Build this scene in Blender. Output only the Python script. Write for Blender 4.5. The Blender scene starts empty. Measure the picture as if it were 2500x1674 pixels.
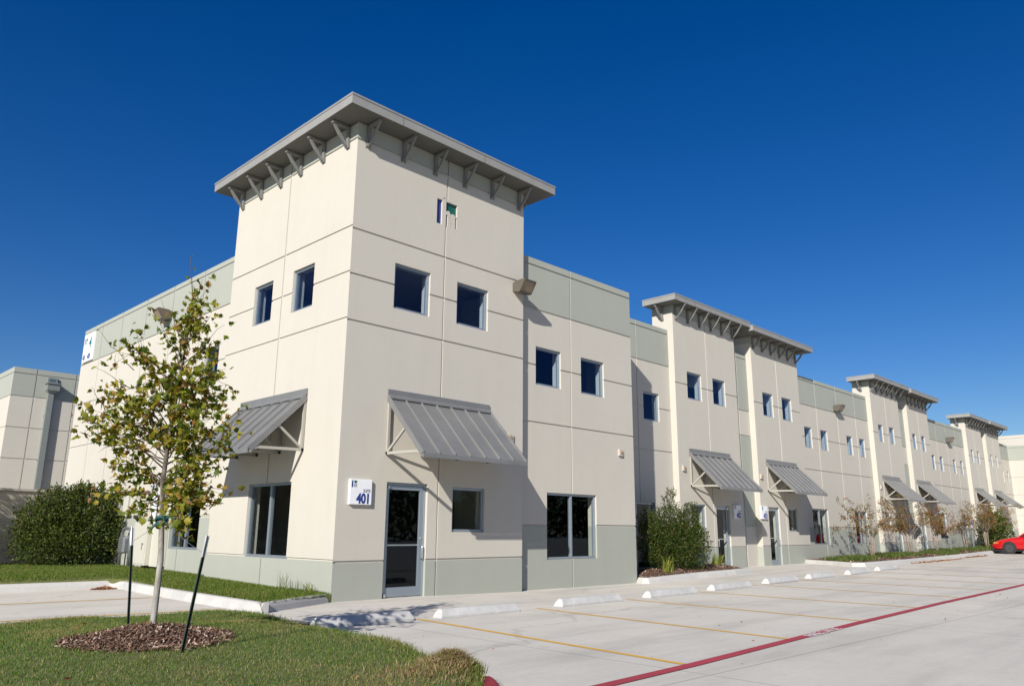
import bpy, bmesh, math, random
import numpy as np
from mathutils import Vector, Matrix
random.seed(7); np.random.seed(7)
R = math.radians
scene = bpy.context.scene
COL = scene.collection

# ------------------------------------------------------------------ camera
cam_d = bpy.data.cameras.new("camera"); cam = bpy.data.objects.new("camera", cam_d); COL.objects.link(cam)
cam_d.sensor_width = 36; cam_d.sensor_fit = 'HORIZONTAL'; cam_d.lens = 27.2035
cam_d.clip_start = 0.05; cam_d.clip_end = 3000
CAM = Vector((-8.249, -12.794, 1.321))
def cam_matrix(yaw, pitch, roll):
    f = Vector((math.cos(yaw)*math.cos(pitch), math.sin(yaw)*math.cos(pitch), math.sin(pitch)))
    r = f.cross(Vector((0, 0, 1))).normalized(); d = -r.cross(f)
    cr, sr = math.cos(roll), math.sin(roll)
    r2 = cr*r + sr*d; d2 = -sr*r + cr*d
    m = Matrix((r2, -d2, -f)).transposed().to_4x4()
    m.translation = CAM
    return m
cam.matrix_world = cam_matrix(R(44.73218), R(13.53285), R(-0.458298))
scene.camera = cam

# ------------------------------------------------------------------ light
LIGHT = Vector((2.076, 1.0, -1.254)).normalized()      # the way sunlight travels
ELEV = math.asin(-LIGHT.z); AZ = math.atan2(-LIGHT.x, -LIGHT.y)   # azimuth of the sun from +Y, clockwise
w = bpy.data.worlds.new("World"); scene.world = w; w.use_nodes = True
nt = w.node_tree; bg = nt.nodes["Background"]
sky = nt.nodes.new("ShaderNodeTexSky"); sky.sky_type = 'NISHITA'; sky.sun_disc = False
sky.sun_elevation = ELEV; sky.sun_rotation = AZ % (2*math.pi)
sky.altitude = 0; sky.air_density = 1.0; sky.dust_density = 0.3; sky.ozone_density = 4.0
hs = nt.nodes.new("ShaderNodeHueSaturation"); hs.inputs["Saturation"].default_value = 1.36; hs.inputs["Hue"].default_value = .515; hs.inputs["Value"].default_value = 1.08
nt.links.new(sky.outputs[0], hs.inputs["Color"]); nt.links.new(hs.outputs[0], bg.inputs[0])
bg.inputs[1].default_value = 0.058
sl = bpy.data.lights.new("sun", 'SUN'); sl.energy = 4.8; sl.angle = R(0.53); sl.color = (1.0, 0.955, 0.88)
so = bpy.data.objects.new("sun", sl); COL.objects.link(so)
so.rotation_euler = LIGHT.to_track_quat('-Z', 'Y').to_euler()
so.location = (-40, -20, 40)
scene.view_settings.view_transform = 'Standard'; scene.view_settings.look = 'None'
scene.view_settings.exposure = 0.5; scene.view_settings.gamma = 1.0

# ------------------------------------------------------------------ ground height
def gz(x, y):
    b = np.interp(x, [9, 14, 20, 28, 36, 42, 60, 120], [0, .03, .07, .095, .17, .26, .42, .6])
    d = np.interp(x, [2, 5, 9.7, 12.5, 14.5], [0, -.05, -.065, -.02, 0])
    k = np.clip((np.asarray(y)+3)/1.5, 0, 1)
    return b + d*k*k*(3-2*k)
def gzf(x, y): return float(gz(x, y))

# ------------------------------------------------------------------ materials
def mat(name):
    m = bpy.data.materials.new(name); m.use_nodes = True
    return m, m.node_tree, m.node_tree.nodes["Principled BSDF"]
def N(t, typ, **kw):
    n = t.nodes.new(typ)
    for k, v in kw.items(): setattr(n, k, v)
    return n
def lk(t, a, b): t.links.new(a, b)
def ramp(t, fac, stops):
    r = N(t, "ShaderNodeValToRGB"); e = r.color_ramp.elements
    while len(e) < len(stops): e.new(0.5)
    for el, (p, c) in zip(e, stops): el.position = p; el.color = (*c, 1)
    lk(t, fac, r.inputs[0]); return r.outputs[0]
def noise(t, scale, detail=4, rough=.55, vec=None, coord="Object"):
    if vec is None: vec = N(t, "ShaderNodeTexCoord").outputs[coord]
    n = N(t, "ShaderNodeTexNoise"); n.inputs["Scale"].default_value = scale
    n.inputs["Detail"].default_value = detail; n.inputs["Roughness"].default_value = rough
    lk(t, vec, n.inputs["Vector"]); return n.outputs["Fac"]
def bump(t, p, h, strength=.2, dist=.01):
    b = N(t, "ShaderNodeBump"); b.inputs["Strength"].default_value = strength; b.inputs["Distance"].default_value = dist
    lk(t, h, b.inputs["Height"]); lk(t, b.outputs[0], p.inputs["Normal"])
def mixc(t, fac, a, b, typ='MIX'):
    m = N(t, "ShaderNodeMix", data_type='RGBA', blend_type=typ)
    for s, v in ((0, fac), (6, a), (7, b)):
        if hasattr(v, "is_output"): lk(t, v, m.inputs[s])
        elif s == 0: m.inputs[0].default_value = v
        else: m.inputs[s].default_value = (*v, 1)
    return m.outputs[2]
def sc(c, k): return tuple(v*k for v in c)
def painted(name, c, var=.05, rough=.75, bs=.15, metal=0.0, scale=1.3):
    m, t, p = mat(name)
    f = noise(t, scale, 6, .6)
    col = ramp(t, f, [(.25, sc(c, 1-var)), (.75, sc(c, 1+var))])
    lk(t, col, p.inputs["Base Color"]); p.inputs["Roughness"].default_value = rough; p.inputs["Metallic"].default_value = metal
    if bs: bump(t, p, noise(t, 55, 3, .6), bs, .004)
    return m
def wall_paint(name, c):
    m, t, p = mat(name)
    geo = N(t, "ShaderNodeNewGeometry").outputs["Position"]
    big = noise(t, .35, 5, .6, geo); small = noise(t, 2.6, 6, .65, geo)
    mp = N(t, "ShaderNodeMapping"); mp.inputs["Scale"].default_value = (3.2, 3.2, .22); lk(t, geo, mp.inputs[0])
    streak = noise(t, 1.0, 5, .6, mp.outputs[0])
    a = ramp(t, big, [(.3, sc(c, .955)), (.7, sc(c, 1.03))])
    b = mixc(t, .5, a, ramp(t, small, [(.3, sc(c, .965)), (.7, sc(c, 1.025))]))
    dirt = ramp(t, streak, [(.5, (1, 1, 1)), (.78, (.974, .968, .955))])
    lk(t, mixc(t, 1.0, b, dirt, 'MULTIPLY'), p.inputs["Base Color"])
    p.inputs["Roughness"].default_value = .82; p.inputs["Specular IOR Level"].default_value = .25
    bump(t, p, noise(t, 38, 4, .65, geo), .18, .004)
    return m
CREAM_C = (.48, .452, .395); SAGE_C = (.325, .338, .295)
CREAM = wall_paint("cream_paint", CREAM_C); SAGE = wall_paint("sage_paint", SAGE_C)
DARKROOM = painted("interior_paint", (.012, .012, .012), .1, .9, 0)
ROOFMEM = painted("roof_membrane", (.5, .5, .48), .05, .9, 0)
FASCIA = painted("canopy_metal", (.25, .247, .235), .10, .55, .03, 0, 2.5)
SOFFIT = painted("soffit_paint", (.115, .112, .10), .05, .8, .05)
AWNM = painted("awning_metal", (.20, .20, .197), .11, .42, .0, .25, 2)
BRKT = painted("bracket_steel", (.17, .17, .16), .05, .6, 0)
TRUSS = painted("truss_paint", (.34, .325, .285), .04, .6, 0)
ALU = painted("window_aluminium", (.30, .345, .39), .04, .38, 0, .55)
HANDLE = painted("steel_handle", (.7, .72, .74), .03, .25, 0, .9)
RUBBER = painted("black_rubber", (.012, .012, .012), .1, .7, 0)
WHITEP = painted("white_paint", (.72, .73, .75), .04, .6, .05, 0, 6)
STOPM = painted("wheel_stop_paint", (.45, .445, .43), .16, .8, .5, 0, 5)
BLUEP = painted("blue_paint", (.012, .035, .20), .05, .5, 0)
GREENP = painted("green_paint", (.006, .095, .075), .05, .5, 0)
TEALP = painted("teal_paint", (.0, .16, .17), .05, .5, 0)
GREYP = painted("grey_letter_paint", (.12, .13, .15), .05, .5, 0)
LAMPM = painted("lamp_bronze", (.095, .082, .065), .06, .5, .05)
LENSM = painted("lamp_lens", (.24, .175, .12), .25, .2, 0, 0, 9)
CABM = painted("cabinet_paint", (.50, .485, .42), .03, .5, 0)
PIPEM = painted("downspout_paint", (.165, .185, .178), .05, .6, 0)
PVC = painted("white_pipe", (.66, .69, .72), .03, .45, 0)
GALV = painted("galvanised_steel", (.42, .44, .46), .15, .38, 0, .8, 12)
POSTG = painted("post_green", (.008, .028, .022), .1, .45, 0)
TIEG = painted("tie_green", (.01, .075, .06), .1, .6, 0)
def glass_mat(name, tint, refl):
    m = bpy.data.materials.new(name); m.use_nodes = True; t = m.node_tree; t.nodes.clear()
    out = N(t, "ShaderNodeOutputMaterial"); mx = N(t, "ShaderNodeMixShader")
    tr = N(t, "ShaderNodeBsdfTransparent"); tr.inputs[0].default_value = (*tint, 1)
    gl = N(t, "ShaderNodeBsdfGlossy"); gl.inputs["Color"].default_value = (*refl, 1); gl.inputs["Roughness"].default_value = .015
    geo = N(t, "ShaderNodeNewGeometry").outputs["Position"]
    b = N(t, "ShaderNodeBump"); b.inputs["Strength"].default_value = .02; b.inputs["Distance"].default_value = .05
    lk(t, noise(t, 1.1, 1, .5, geo), b.inputs["Height"]); lk(t, b.outputs[0], gl.inputs["Normal"])
    lw = N(t, "ShaderNodeLayerWeight"); lw.inputs[0].default_value = .5      # the same from both sides of the thin sheet
    pw = N(t, "ShaderNodeMath", operation='POWER'); lk(t, lw.outputs["Facing"], pw.inputs[0]); pw.inputs[1].default_value = 4.6
    fr = N(t, "ShaderNodeMath", operation='MULTIPLY_ADD'); lk(t, pw.outputs[0], fr.inputs[0]); fr.inputs[1].default_value = .88; fr.inputs[2].default_value = .065
    lk(t, fr.outputs[0], mx.inputs[0]); lk(t, tr.outputs[0], mx.inputs[1]); lk(t, gl.outputs[0], mx.inputs[2])
    lk(t, mx.outputs[0], out.inputs[0]); return m
GLASS = glass_mat("window_glass", (.86, .90, .90), (.40, .45, .52))
GLASS_UP = glass_mat("tinted_glass", (.70, .80, .90), (.42, .6, 1))

def concrete(name, c, joints=False):
    m, t, p = mat(name)
    geo = N(t, "ShaderNodeNewGeometry").outputs["Position"]
    big = noise(t, .16, 6, .6, geo); mid = noise(t, .9, 7, .62, geo); fine = noise(t, 14, 5, .7, geo)
    mp = N(t, "ShaderNodeMapping"); mp.inputs["Rotation"].default_value = (0, 0, R(12)); mp.inputs["Scale"].default_value = (.25, 1.6, 1); lk(t, geo, mp.inputs[0])
    st = noise(t, .8, 6, .62, mp.outputs[0])
    col = ramp(t, mid, [(.3, sc(c, .93)), (.7, sc(c, 1.05))])
    col = mixc(t, 1, col, ramp(t, big, [(.3, (.90, .905, .91)), (.7, (1.04, 1.03, 1.01))]), 'MULTIPLY')
    col = mixc(t, 1, col, ramp(t, st, [(.48, (1, 1, 1)), (.72, (.79, .795, .80))]), 'MULTIPLY')
    col = mixc(t, 1, col, ramp(t, fine, [(.3, (.94, .94, .94)), (.7, (1.04, 1.04, 1.04))]), 'MULTIPLY')
    spots = noise(t, 2.3, 2, .4, geo)
    col = mixc(t, 1, col, ramp(t, spots, [(.70, (1, 1, 1)), (.78, (.84, .83, .82))]), 'MULTIPLY')
    if joints:
        br = N(t, "ShaderNodeTexBrick"); br.offset = 0
        mp2 = N(t, "ShaderNodeMapping"); mp2.inputs["Rotation"].default_value = (0, 0, R(1.0)); mp2.inputs["Location"].default_value = (1.2, 2.75, 0); lk(t, geo, mp2.inputs[0])
        lk(t, mp2.outputs[0], br.inputs["Vector"])
        br.inputs["Scale"].default_value = 1; br.inputs["Mortar Size"].default_value = .012; br.inputs["Mortar Smooth"].default_value = .4
        br.inputs["Brick Width"].default_value = 5.6; br.inputs["Row Height"].default_value = 5.9
        for k, v in (("Color1", 1), ("Color2", 1), ("Mortar", .60)): br.inputs[k].default_value = (v, v, v, 1)
        col = mixc(t, 1, col, br.outputs[0], 'MULTIPLY')
        vo = N(t, "ShaderNodeTexVoronoi", feature='DISTANCE_TO_EDGE'); vo.inputs["Scale"].default_value = .085
        wv = N(t, "ShaderNodeVectorMath", operation='ADD'); lk(t, geo, wv.inputs[0])
        nz = N(t, "ShaderNodeTexNoise"); nz.inputs["Scale"].default_value = .8; nz.inputs["Detail"].default_value = 4; lk(t, geo, nz.inputs["Vector"])
        vs = N(t, "ShaderNodeVectorMath", operation='SCALE'); vs.inputs["Scale"].default_value = 1.6; lk(t, nz.outputs["Color"], vs.inputs[0]); lk(t, vs.outputs[0], wv.inputs[1])
        lk(t, wv.outputs[0], vo.inputs["Vector"])
        col = mixc(t, 1, col, ramp(t, vo.outputs["Distance"], [(0, (.80, .80, .79)), (.0012, (1, 1, 1))]), 'MULTIPLY')
    lk(t, col, p.inputs["Base Color"]); p.inputs["Roughness"].default_value = .88; p.inputs["Specular IOR Level"].default_value = .3
    bump(t, p, fine, .25, .004); return m
LOT = concrete("lot_concrete", (.565, .533, .475), True)
CURBM = concrete("curb_concrete", (.47, .46, .44))
def worn_paint(name, c, under, amt):
    m, t, p = mat(name)
    geo = N(t, "ShaderNodeNewGeometry").outputs["Position"]
    f = noise(t, 7, 8, .75, geo); v = noise(t, .7, 3, .6, geo)
    col = mixc(t, ramp(t, f, [(amt, (1, 1, 1)), (amt+.12, (0, 0, 0))]), c, under)
    inv = N(t, "ShaderNodeMix", data_type='RGBA')
    col = mixc(t, ramp(t, f, [(amt, (0, 0, 0)), (amt+.12, (1, 1, 1))]), c, under)
    col = mixc(t, 1, col, ramp(t, v, [(.3, (.85, .85, .85)), (.7, (1.08, 1.08, 1.08))]), 'MULTIPLY')
    lk(t, col, p.inputs["Base Color"]); p.inputs["Roughness"].default_value = .8; return m
YELLOW = worn_paint("yellow_line_paint", (.62, .36, .05), (.52, .46, .36), .6)
REDLINE = worn_paint("red_line_paint", (.36, .035, .055), (.42, .22, .20), .63)
REDCURB = worn_paint("red_curb_paint", (.27, .018, .03), (.35, .2, .18), .64)
STENCIL = worn_paint("white_stencil_paint", (.66, .60, .60), (.40, .10, .11), .52)
def block_mat():
    m, t, p = mat("block_wall_paint")
    geo = N(t, "ShaderNodeNewGeometry").outputs["Position"]
    mp = N(t, "ShaderNodeMapping"); mp.inputs["Rotation"].default_value = (R(90), 0, 0); lk(t, geo, mp.inputs[0])
    br = N(t, "ShaderNodeTexBrick"); br.inputs["Scale"].default_value = 1; br.inputs["Brick Width"].default_value = .41; br.inputs["Row Height"].default_value = .205
    br.inputs["Mortar Size"].default_value = .008
    for k, v in (("Color1", (.44, .40, .32)), ("Color2", (.41, .375, .30)), ("Mortar", (.30, .275, .22))): br.inputs[k].default_value = (*v, 1)
    lk(t, mp.outputs[0], br.inputs["Vector"]); lk(t, br.outputs[0], p.inputs["Base Color"]); p.inputs["Roughness"].default_value = .9
    return m
BLOCK = block_mat()
def island_mat(name, stops, rough=.6, transl=.35, patch=None):
    """one colour per leaf or blade"""
    m, t, p = mat(name)
    g = N(t, "ShaderNodeNewGeometry")
    col = ramp(t, g.outputs["Random Per Island"], stops)
    if patch:
        f = noise(t, patch[0], 4, .6, g.outputs["Position"])
        col = mixc(t, ramp(t, f, [(patch[1], (0, 0, 0)), (patch[2], (1, 1, 1))]), col, ramp(t, g.outputs["Random Per Island"], patch[3]))
    lk(t, col, p.inputs["Base Color"]); p.inputs["Roughness"].default_value = rough
    p.inputs["Specular IOR Level"].default_value = .3
    tr = N(t, "ShaderNodeBsdfTranslucent"); lk(t, mixc(t, 1, col, (1.5, 1.45, .7), 'MULTIPLY'), tr.inputs[0])
    mx = N(t, "ShaderNodeMixShader"); mx.inputs[0].default_value = transl
    lk(t, p.outputs[0], mx.inputs[1]); lk(t, tr.outputs[0], mx.inputs[2]); lk(t, mx.outputs[0], t.nodes["Material Output"].inputs[0])
    return m
LEAF = island_mat("sycamore_leaf", [(0, (.06, .10, .010)), (.28, (.13, .165, .014)), (.58, (.23, .235, .022)), (.78, (.32, .27, .03)), (.9, (.28, .17, .035)), (1, (.19, .095, .035))], .55, .42)
SHRUBL = island_mat("shrub_leaf", [(0, (.028, .05, .008)), (.5, (.054, .082, .012)), (.85, (.09, .115, .02)), (1, (.15, .145, .035))], .55, .25)
SHRUB2 = island_mat("wax_leaf", [(0, (.022, .045, .007)), (.5, (.042, .072, .010)), (.85, (.075, .105, .016)), (1, (.16, .10, .03))], .5, .25)
MYRTL = island_mat("myrtle_leaf", [(0, (.05, .085, .015)), (.35, (.10, .12, .02)), (.6, (.20, .12, .025)), (.82, (.32, .10, .02)), (1, (.26, .035, .018))])
DRY = [(0, (.16, .12, .05)), (.5, (.25, .19, .09)), (1, (.33, .25, .13))]
GRASS = island_mat("lawn_blade", [(0, (.055, .125, .016)), (.45, (.095, .175, .024)), (.78, (.155, .21, .04)), (.93, (.28, .25, .09)), (1, (.40, .31, .16))], .6, .35,
                   (.75, .47, .72, [(0, (.14, .15, .035)), (.4, (.25, .21, .08)), (1, (.40, .30, .17))]))
GRASS2 = island_mat("strip_blade", [(0, (.05, .105, .010)), (.5, (.09, .15, .015)), (.85, (.15, .18, .03)), (1, (.28, .22, .09))], .6, .35,
                   (.7, .55, .78, [(0, (.12, .14, .03)), (.5, (.2, .18, .06)), (1, (.3, .23, .11))]))
DRYG = island_mat("dry_blade", [(0, (.15, .10, .05)), (.4, (.31, .22, .12)), (.7, (.46, .35, .2)), (.72, (.14, .16, .035)), (1, (.22, .21, .06))], .7, .3)
HEDGE = island_mat("liriope_blade", [(0, (.035, .075, .012)), (.55, (.075, .125, .02)), (.85, (.14, .16, .04)), (1, (.24, .19, .07))], .5, .3)
YUCCA = island_mat("tuft_blade", [(0, (.07, .12, .015)), (.5, (.17, .20, .03)), (1, (.33, .30, .07))], .5, .3)
CHIP = island_mat("mulch_chip", [(0, (.055, .028, .018)), (.45, (.13, .07, .045)), (.76, (.23, .14, .095)), (.92, (.38, .28, .21)), (1, (.56, .47, .39))], .9, .0)
DEADLEAF = island_mat("fallen_leaf", [(0, (.14, .05, .02)), (.6, (.26, .10, .04)), (1, (.34, .18, .08))], .8, .1)
def soil(name, a, b):
    m, t, p = mat(name); geo = N(t, "ShaderNodeNewGeometry").outputs["Position"]
    lk(t, ramp(t, noise(t, 9, 8, .7, geo), [(.3, a), (.7, b)]), p.inputs["Base Color"]); p.inputs["Roughness"].default_value = .95
    bump(t, p, noise(t, 30, 6, .7, geo), .6, .02); return m
TURF = soil("turf_base", (.06, .085, .018), (.15, .14, .05))
MULCH = soil("mulch_base", (.055, .03, .02), (.15, .09, .065))
def bark_mat():
    m, t, p = mat("sycamore_bark"); tc = N(t, "ShaderNodeNewGeometry").outputs["Position"]
    mp = N(t, "ShaderNodeMapping"); mp.inputs["Scale"].default_value = (14, 14, 5); lk(t, tc, mp.inputs[0])
    f = noise(t, 1, 6, .65, mp.outputs[0])
    sp = N(t, "ShaderNodeSeparateXYZ"); lk(t, tc, sp.inputs[0])
    mr = N(t, "ShaderNodeMapRange"); lk(t, sp.outputs[2], mr.inputs[0])
    mr.inputs[1].default_value = 1.2; mr.inputs[2].default_value = 2.4; mr.inputs[3].default_value = .0; mr.inputs[4].default_value = .22
    ad = N(t, "ShaderNodeMath", operation='SUBTRACT'); lk(t, f, ad.inputs[0]); lk(t, mr.outputs[0], ad.inputs[1])
    lk(t, ramp(t, ad.outputs[0], [(.30, (.06, .045, .035)), (.40, (.14, .12, .10)), (.50, (.25, .235, .205)), (.7, (.34, .33, .30))]), p.inputs["Base Color"])
    p.inputs["Roughness"].default_value = .85; bump(t, p, f, .4, .01); return m
BARK = bark_mat()
TWIG = painted("twig_bark", (.085, .06, .042), .25, .85, .2, 0, 8)
MBARK = painted("myrtle_bark", (.28, .22, .17), .2, .8, .2, 0, 8)
CARP, _t, _p = mat("red_car_paint"); _p.inputs["Base Color"].default_value = (.44, .003, .007, 1); _p.inputs["Roughness"].default_value = .3; _p.inputs["Coat Weight"].default_value = .8
CARG, _t, _p = mat("car_glass"); _p.inputs["Base Color"].default_value = (.02, .025, .03, 1); _p.inputs["Roughness"].default_value = .05
LIGHTG, _t, _p = mat("headlight_lens"); _p.inputs["Base Color"].default_value = (.55, .56, .55, 1); _p.inputs["Roughness"].default_value = .12
AMBER, _t, _p = mat("amber_lens"); _p.inputs["Base Color"].default_value = (.6, .2, .03, 1); _p.inputs["Roughness"].default_value = .15
RIM = painted("steel_rim", (.06, .06, .065), .1, .45, 0, .4)

# ------------------------------------------------------------------ mesh helpers
class MB:
    def __init__(s): s.v = []; s.f = []; s.m = []
    def quad(s, a, b, c, d, m=0):
        i = len(s.v); s.v += [tuple(a), tuple(b), tuple(c), tuple(d)]; s.f.append((i, i+1, i+2, i+3)); s.m.append(m)
    def poly(s, pts, m=0):
        i = len(s.v); s.v += [tuple(p) for p in pts]; s.f.append(tuple(range(i, i+len(pts)))); s.m.append(m)
    def box(s, x0, x1, y0, y1, z0, z1, m=0):
        i = len(s.v)
        s.v += [(x0, y0, z0), (x1, y0, z0), (x1, y1, z0), (x0, y1, z0), (x0, y0, z1), (x1, y0, z1), (x1, y1, z1), (x0, y1, z1)]
        for f in ((0, 3, 2, 1), (4, 5, 6, 7), (0, 1, 5, 4), (1, 2, 6, 5), (2, 3, 7, 6), (3, 0, 4, 7)):
            s.f.append(tuple(i+k for k in f)); s.m.append(m)
    def prism(s, pts, off, m=0):
        """polygon pts (3d) swept by vector off"""
        n = len(pts); i = len(s.v); o = Vector(off)
        s.v += [tuple(p) for p in pts] + [tuple(Vector(p)+o) for p in pts]
        s.f.append(tuple(range(i, i+n))); s.m.append(m)
        s.f.append(tuple(range(i+2*n-1, i+n-1, -1))); s.m.append(m)
        for k in range(n):
            s.f.append((i+k, i+n+k, i+n+(k+1) % n, i+(k+1) % n)); s.m.append(m)
    def bar(s, a, b, w, h, up=(0, 0, 1), m=0):
        a = Vector(a); b = Vector(b); d = (b-a).normalized(); u = Vector(up)
        r = d.cross(u)
        if r.length < 1e-4: r = d.cross(Vector((1, 0, 0)))
        r.normalize(); u = r.cross(d)
        p = [a+r*(sx*w/2)+u*(sy*h/2) for sx, sy in ((-1, -1), (1, -1), (1, 1), (-1, 1))]
        s.prism(p, b-a, m)
    def tube(s, path, radii, n=8, m=0):
        path = [Vector(p) for p in path]; i0 = len(s.v); prev = None
        for k, p in enumerate(path):
            d = (path[min(k+1, len(path)-1)]-path[max(k-1, 0)]).normalized()
            if prev is None:
                x = d.cross(Vector((0, 1, .3)));
                if x.length < .05: x = d.cross(Vector((1, 0, 0)))
            else: x = prev - d*prev.dot(d)
            x.normalize(); prev = x; y = d.cross(x)
            r = radii[k] if hasattr(radii, '__len__') else radii
            for j in range(n):
                a = 2*math.pi*j/n; s.v.append(tuple(p+x*(r*math.cos(a))+y*(r*math.sin(a))))
        for k in range(len(path)-1):
            for j in range(n):
                a = i0+k*n+j; b = i0+k*n+(j+1) % n
                s.f.append((a, b, b+n, a+n)); s.m.append(m)
        s.f.append(tuple(i0+j for j in range(n-1, -1, -1))); s.m.append(m)
        e = i0+(len(path)-1)*n
        s.f.append(tuple(e+j for j in range(n))); s.m.append(m)
    def build(s, name, mats, parent=None, smooth=False, bevel=0, loc=None):
        me = bpy.data.meshes.new(name); me.from_pydata(s.v, [], s.f)
        if not isinstance(mats, (list, tuple)): mats = [mats]
        for m in mats: me.materials.append(m)
        me.polygons.foreach_set("material_index", s.m)
        if smooth: me.polygons.foreach_set("use_smooth", [True]*len(s.f))
        me.update()
        o = bpy.data.objects.new(name, me); COL.objects.link(o)
        if parent is not None: o.parent = parent
        if loc is not None: o.location = loc
        if bevel:
            b = o.modifiers.new("bevel", 'BEVEL'); b.width = bevel; b.segments = 2; b.limit_method = 'ANGLE'; b.angle_limit = R(40)
        return o
def np_mesh(name, V, F, material, parent=None, loc=None, smooth=False):
    """V (n,3), F (m,k): one mesh made straight from arrays"""
    V = np.asarray(V, dtype=np.float32); F = np.asarray(F, dtype=np.int32); k = F.shape[1]
    me = bpy.data.meshes.new(name); me.vertices.add(len(V)); me.vertices.foreach_set("co", V.ravel())
    me.loops.add(F.size); me.loops.foreach_set("vertex_index", F.ravel())
    me.polygons.add(len(F)); me.polygons.foreach_set("loop_start", np.arange(0, F.size, k, dtype=np.int32))
    me.polygons.foreach_set("loop_total", np.full(len(F), k, dtype=np.int32))
    if smooth: me.polygons.foreach_set("use_smooth", np.ones(len(F), dtype=bool))
    me.materials.append(material); me.update(calc_edges=True); me.validate()
    o = bpy.data.objects.new(name, me); COL.objects.link(o)
    if parent is not None: o.parent = parent
    if loc is not None: o.location = loc
    return o
def tag(o, label, cat, group=None, kind=None):
    o["label"] = label; o["category"] = cat
    if group: o["group"] = group
    if kind: o["kind"] = kind
    return o
def struct(o): o["kind"] = "structure"; return o
def thing(name, label, cat, loc=(0, 0, 0), rotz=0, group=None):
    o = bpy.data.objects.new(name, None); COL.objects.link(o); o.location = loc; o.rotation_euler = (0, 0, rotz); o.empty_display_size = .2
    return tag(o, label, cat, group)
def copy_tree(o, parent=None, loc=None, rotz=None):
    c = o.copy(); COL.objects.link(c)
    if parent is not None: c.parent = parent
    if loc is not None: c.location = loc
    if rotz is not None: c.rotation_euler = (0, 0, rotz)
    for ch in list(o.children): copy_tree(ch, c)
    return c
def text_mesh(body, size, xs=1.0, bold=0.0, depth=.002, align='LEFT'):
    cu = bpy.data.curves.new("lettering", 'FONT'); cu.body = body; cu.size = size; cu.offset = bold; cu.extrude = depth; cu.align_x = align
    o = bpy.data.objects.new("lettering", cu); COL.objects.link(o)
    dg = bpy.context.evaluated_depsgraph_get(); dg.update()
    me = bpy.data.meshes.new_from_object(o.evaluated_get(dg))
    bpy.data.objects.remove(o); bpy.data.curves.remove(cu)
    for v in me.vertices: v.co.x *= xs
    return me
def text_obj(name, body, size, material, parent, loc, rot, xs=1.0, bold=0.0, depth=.002, align='LEFT'):
    me = text_mesh(body, size, xs, bold, depth, align); me.materials.clear(); me.materials.append(material)
    o = bpy.data.objects.new(name, me); COL.objects.link(o); o.parent = parent; o.location = loc; o.rotation_euler = rot
    return o

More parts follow.
